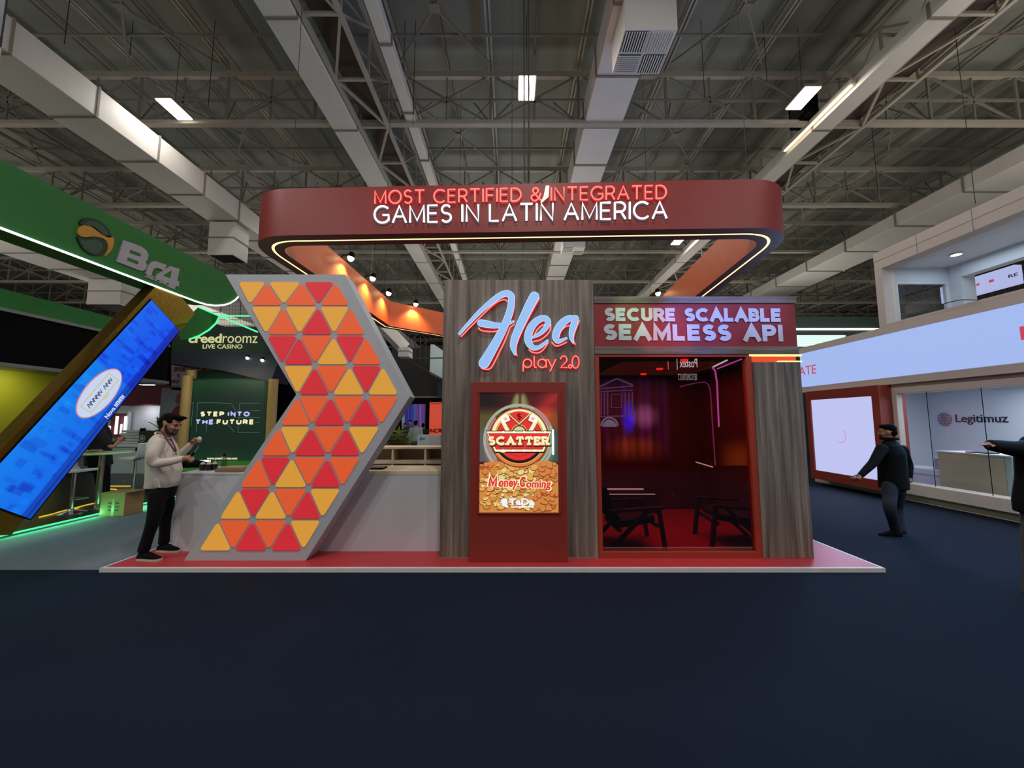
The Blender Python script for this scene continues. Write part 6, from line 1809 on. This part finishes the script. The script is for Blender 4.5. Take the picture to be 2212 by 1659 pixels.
for q in (-1, 1):
    b = MB(); b.ell(W(.030 * q, .083, .004), (.011, .008, .006), 10, 6, 0, M); b.build('eye', mat('eye_dark', '1a1210', .3), man, smooth=True)
    b = MB(); b.tube([W(.014 * q, .096, .019), W(.030 * q, .095, .024), W(.050 * q, .084, .019)], .0045, 6); b.build('eyebrow', m_hair, man)
ld = mat('lanyard_maroon', '5a1e2c', .7)
b = MB()
b.tube(smooth_path([tuple(q) for q in (A_(347, 930, 4.90), A_(353, 938, 4.83), A_(362, 952, 4.80), A_(372, 966, 4.79), A_(379, 976, 4.84))], 5), .0085, 6)
b.tube(smooth_path([tuple(q) for q in (A_(349, 929, 5.03), A_(366, 945, 5.02), A_(376, 962, 4.94), A_(381, 974, 4.88))], 5), .0075, 6); b.build('lanyard', ld, man)
b = MB(); p = A_(380, 978, 4.84); b.lathe(p, [(.012, -.03), (.014, 0), (.010, .008)], 10); b.build('lanyard_clip', mat('clip_grey', '8d8a86', .3), man)
p = wrL + Vector((.75, 0, .66)).normalized() * .105 + Vector((.035, -.02, -.01))
tag(MB().ell(p, (.026, .026, .032), 14, 9).build('white_morsel', mat('morsel_white', 'd8d2c4', .6), smooth=True), 'small white round morsel held up in the raised hand of the man in cream', 'food')
k0 = wrR + Vector((.085, .02, .03)); t = thing('knife', 'small blade held upright in the lower hand of the man in cream', 'knife', tuple(k0))
b = MB(); dk_ = Vector((.55, 0, .83)); sd = Vector((.83, 0, -.55))
b.prism([tuple(k0 + dk_ * .05 - sd * .010), tuple(k0 + dk_ * .05 + sd * .010), tuple(k0 + dk_ * .135 + sd * .007), tuple(k0 + dk_ * .15 - sd * .004)], (0, .003, 0)); b.build('blade', mat('blade_grey', '9a9896', .35, metal=.6), t)
MB().tube([k0 - dk_ * .03, k0 + dk_ * .055], .010, 8).build('handle', m_black, t)

# ---- generic dressed figure for the others
def figure(name, lab, J, top, legs, shoec, skin=m_skin, hair=m_hair, S=1.0, vox=.014, jacket_len=0, face=(0, 1, 0), up=(0, 0, 1), top_r=1.0, tk=1.0, no=(), toe=None, curls=(.5, .5), palms=None, sleeves=True, hand_scale=1.0):
    t = thing(name, lab, 'person', (J['pel'][0], J['pel'][1], min(J['anR'][2], J['anL'][2]) - .07))
    V = {k: Vector(v) for k, v in J.items()}
    b = MB(); f = Vector(face); f.z = 0; f.normalize()
    W, M = head(b, V['head'], face, up, S)
    limb(b, [V['chest'] + Vector((0, 0, .12 * S)), V['neck'], V['head'] + Vector((0, 0, -.07 * S))], [.07 * S, .06 * S, .058 * S])
    pel, che = V['pel'], V['chest']
    bf = Vector(J.get('bfwd', f)); bf.z = 0; bf.normalize()
    torso(b, [(pel, .13 * S, .10 * S), (pel.lerp(che, .5), .125 * S, .10 * S), (che, .15 * S, .11 * S), (che.lerp(V['neck'], .6), .12 * S, .07 * S)], bf)
    for s in 'RL':
        limb(b, [V['sh' + s], V['el' + s], V['wr' + s]], [.042 * S, .036 * S, .025 * S])
        limb(b, [V['hip' + s], V['kn' + s], V['an' + s]], [.07 * S, .05 * S, .036 * S])
        d = (V['wr' + s] - V['el' + s]).normalized()
        pl = (palms or {}).get(s) or bf
        hand(b, V['wr' + s], d, pl, 1 if s == 'R' else -1, curls[0 if s == 'R' else 1], S * hand_scale)
    fuse(b, 'body', skin, t, max(.006, vox * .55), 2)
    g = MB(); k = top_r * S
    lo = pel + Vector((0, 0, -jacket_len))
    torso(g, [(lo, .185 * k * tk, .15 * k * tk), (pel, .185 * k * tk, .15 * k * tk), (pel.lerp(che, .45), .18 * k * tk, .145 * k * tk), (che, .20 * k * tk, .145 * k * tk), (che.lerp(V['neck'], .55), .17 * k * tk, .11 * k * tk), (che.lerp(V['neck'], .95), .085 * k, .08 * k)], bf)
    for s in 'RL':
        e = V['wr' + s] if sleeves else V['sh' + s].lerp(V['el' + s], .75)
        if sleeves: limb(g, [V['sh' + s], V['sh' + s].lerp(V['el' + s], .5), V['el' + s], V['el' + s].lerp(e, .55), e], [.085 * k, .074 * k, .066 * k, .056 * k, .046 * k])
        else: limb(g, [V['sh' + s], V['sh' + s].lerp(V['el' + s], .4), e], [.085 * k, .07 * k, .062 * k])
    fuse(g, 'top', top, t, vox, 4)
    g = MB()
    torso(g, [(pel + Vector((0, 0, -.14 * S)), .15 * S, .12 * S), (pel, .165 * S, .135 * S), (pel + Vector((0, 0, .08 * S)), .155 * S, .13 * S)], bf)
    for s in 'RL': limb(g, [V['hip' + s], V['hip' + s].lerp(V['kn' + s], .5), V['kn' + s], V['kn' + s].lerp(V['an' + s], .6), V['an' + s]], [.10 * S, .088 * S, .074 * S, .066 * S, .064 * S])
    fuse(g, 'trousers', legs, t, vox, 4)
    for s in 'RL':
        h = V['an' + s] - (toe or {}).get(s, bf) * .05; h.z = V['an' + s].z - .075 * S
        h.z = max(h.z, J.get('floor', -1)) if J.get('floor') is not None else h.z
        g = MB(); shoe(g, h, (toe or {}).get(s, bf), .27 * S); sole(g, h, (toe or {}).get(s, bf), .27 * S); g.build('shoe', shoec, t, smooth='auto')
    g = MB(); E = lambda x, y, z, rx, ry, rz: g.ell(W(x, y, z), (rx * S, ry * S, rz * S), 12, 8, 0, M)
    E(0, -.02, .045, .081, .096, .078); E(0, .03, .085, .066, .06, .035); E(0, -.06, -.01, .070, .055, .06)
    fuse(g, 'hair', hair, t, .008 * max(1, S), 1)
    for q in (-1, 1):
        g = MB(); g.ell(W(.030 * q, .086, .002), (.010 * S, .006 * S, .006 * S), 8, 6, 0, M); g.build('eye', mat('eye_dark', '1a1210', .3), t)
    return t, W, M

# man walking away along the blue aisle
Yp = 5.95
a2 = lambda x, y, dY=0: tuple(at(x, y, Y=Yp + dY))
m_jk = mat('jacket_black', '0b0c10', .85, vary=.1, scale=12, spec=.2); m_jean = mat('jeans_dark', '1d2232', .9, vary=.15, scale=30)
t, W, M = figure('person', 'man in a dark jacket and jeans walking along the blue aisle', {
    'head': a2(1917, 933), 'neck': a2(1921, 950), 'chest': a2(1925, 978), 'pel': a2(1930, 1045), 'bfwd': (-.75, .66, 0),
    'shR': a2(1949, 972, .12), 'elR': a2(1962, 1005, .16), 'wrR': a2(1964, 1030, .12), 'shL': a2(1905, 970, -.14), 'elL': a2(1886, 1000, -.2), 'wrL': a2(1859, 1027, -.24),
    'hipR': a2(1940, 1052, .08), 'knR': a2(1938, 1100, .16), 'anR': a2(1946, 1146, .04), 'hipL': a2(1922, 1052, -.08), 'knL': a2(1922, 1098, -.22), 'anL': a2(1936, 1148, -.1)},
    m_jk, m_jean, mat('shoe_black', '0c0c0e', .85, spec=.1), jacket_len=.07, face=(-.72, .68, -.05), top_r=.92, tk=1.28, toe={'R': Vector((-.93, .3, 0)), 'L': Vector((-.95, .2, 0))}, curls=(.7, .6), vox=.013)
b = MB(); b.ell(W(0, .05, -.085), (.05, .05, .035), 12, 8, 0, M); b.ell(W(0, .085, -.075), (.03, .02, .03), 10, 6, 0, M); fuse(b, 'beard', mat('beard_black', '1c1412', .8), t, .008, 1)
b = MB(); cr = [Vector(a2(1921, 949)) + Vector((.095 * math.cos(q), .095 * math.sin(q), .012)) for q in [2 * PI * k / 20 for k in range(20)]]; b.tube(cr, .022, 6, closed=True); b.build('jacket_collar', m_jk, t)

# person at the edge with an arm held out
Ye = 3.95
a3 = lambda x, y, dY=0: tuple(at(x, y, Y=Ye + dY))
t, W, M = figure('person', 'person in a black jacket at the picture edge with one arm held straight out', {
    'head': a3(2285, 895), 'neck': a3(2282, 925), 'chest': a3(2274, 975), 'pel': a3(2264, 1085), 'bfwd': (-.8, -.6, 0),
    'shR': a3(2246, 968, .14), 'elR': a3(2196, 970, .06), 'wrR': a3(2142, 962, .0), 'shL': a3(2300, 965, -.2), 'elL': a3(2290, 1030, -.22), 'wrL': a3(2262, 1085, -.16),
    'hipR': a3(2236, 1100, .08), 'knR': a3(2232, 1195, .06), 'anR': a3(2228, 1288, .02), 'hipL': a3(2256, 1100, -.08), 'knL': a3(2254, 1195, -.08), 'anL': a3(2262, 1275, -.06)},
    m_jk, mat('trousers_taupe', '4a4440', .9, vary=.1), mat('shoe_pale', 'a89c88', .6), jacket_len=.12, face=(-.9, -.2, 0), toe={'R': Vector((-.95, -.3, 0)), 'L': Vector((-.95, -.3, 0))}, curls=(.12, .5), palms={'R': (0, -.1, -1)}, vox=.012, hand_scale=.85, top_r=1.25)

# person at the high table
Yt = 7.9
a4 = lambda x, y, dY=0: tuple(at(x, y, Y=Yt + dY))
m_navy_t = mat('tshirt_navy', '15171f', .9, vary=.06)
t, W, M = figure('person', 'person in a dark t-shirt leaning on the high table, holding a phone', {
    'head': a4(214, 893), 'neck': a4(211, 912), 'chest': a4(210, 940), 'pel': a4(214, 1005), 'bfwd': (1, -.1, 0),
    'shR': a4(216, 936, -.17), 'elR': a4(240, 965, -.2), 'wrR': a4(257, 952, -.1), 'shL': a4(210, 934, .2), 'elL': a4(238, 962, .2), 'wrL': a4(254, 950, .08),
    'hipR': a4(214, 1010, -.08), 'knR': a4(218, 1048, -.08), 'anR': a4(220, 1083, -.08), 'hipL': a4(224, 1010, .09), 'knL': a4(228, 1044, .1), 'anL': a4(228, 1078, .1)},
    m_navy_t, mat('black_cloth', '0c0c0e', .9), mat('shoe_black', '0c0c0e', .85, spec=.1), face=(.9, -.1, -.3), top_r=1.2, sleeves=False, curls=(.9, .9), vox=.016)
ph = thing('phone', 'grey phone held up over the high table', 'phone', a4(262, 945, -.02))
q = Vector(a4(262, 946, -.02)); b = MB(); b.prism([tuple(q + Vector(v)) for v in ((-.05, -.03, -.05), (.03, -.03, .05), (.03, .04, .05), (-.05, .04, -.05))], (.006, 0, -.005)); b.build('phone_body', mat('phone_grey', '55585c', .4), ph)
b = MB(); b.prism([tuple(q + Vector(v)) for v in ((-.048, -.025, -.044), (.024, -.025, .044), (.024, .035, .044), (-.048, .035, -.044))], (-.001, 0, .001)); b.build('phone_screen', m_black, ph)

# people far off in the gap
def far(lab, px_, Y, ytop, top, legs, faceY=1, S=.97):
    x = at(px_, 940, Y=Y).x; H = at(px_, ytop, Y=Y).z; k = H / 1.75
    L = lambda a, b, c: (x + a * k, Y + b * k, c * k)
    return figure('person', lab, {'head': L(0, 0, 1.63), 'neck': L(0, 0, 1.5), 'chest': L(0, 0, 1.3), 'pel': L(0, 0, .95), 'bfwd': (0, faceY, 0),
        'shR': L(.18 * faceY, 0, 1.4), 'elR': L(.24 * faceY, -.02, 1.13), 'wrR': L(.24 * faceY, .06 * faceY, .88), 'shL': L(-.18 * faceY, 0, 1.4), 'elL': L(-.24 * faceY, -.02, 1.13), 'wrL': L(-.24 * faceY, .06 * faceY, .88),
        'hipR': L(.09 * faceY, 0, .9), 'knR': L(.10 * faceY, .02, .5), 'anR': L(.10 * faceY, 0, .08), 'hipL': L(-.09 * faceY, 0, .9), 'knL': L(-.10 * faceY, .02, .5), 'anL': L(-.10 * faceY, 0, .08)}, top, legs, mat('shoe_black', '0c0c0e', .85, spec=.1), face=(0, faceY, 0), S=k, vox=.02)
far('far person in a pale grey shirt and jeans seen from behind beyond the cream shelf', 898, 14.6, 908, mat('shirt_grey', '9a9a94', .9), mat('jeans_mid', '36485e', .9))
far('far person in a dark top with a badge facing the camera beyond the palm', 885, 15.4, 907, mat('shirt_brown_dark', '3a3434', .9), mat('black_cloth', '0c0c0e', .9), -1)
far('far person in black standing next to the orange panel', 914, 16.0, 914, mat('shirt_black', '121214', .9), mat('black_cloth', '0c0c0e', .9))
far('far person in dark clothes half hidden by the arrow sign', 874, 16.2, 914, mat('shirt_dark_grey', '2a2a2c', .9), mat('black_cloth', '0c0c0e', .9), -1)
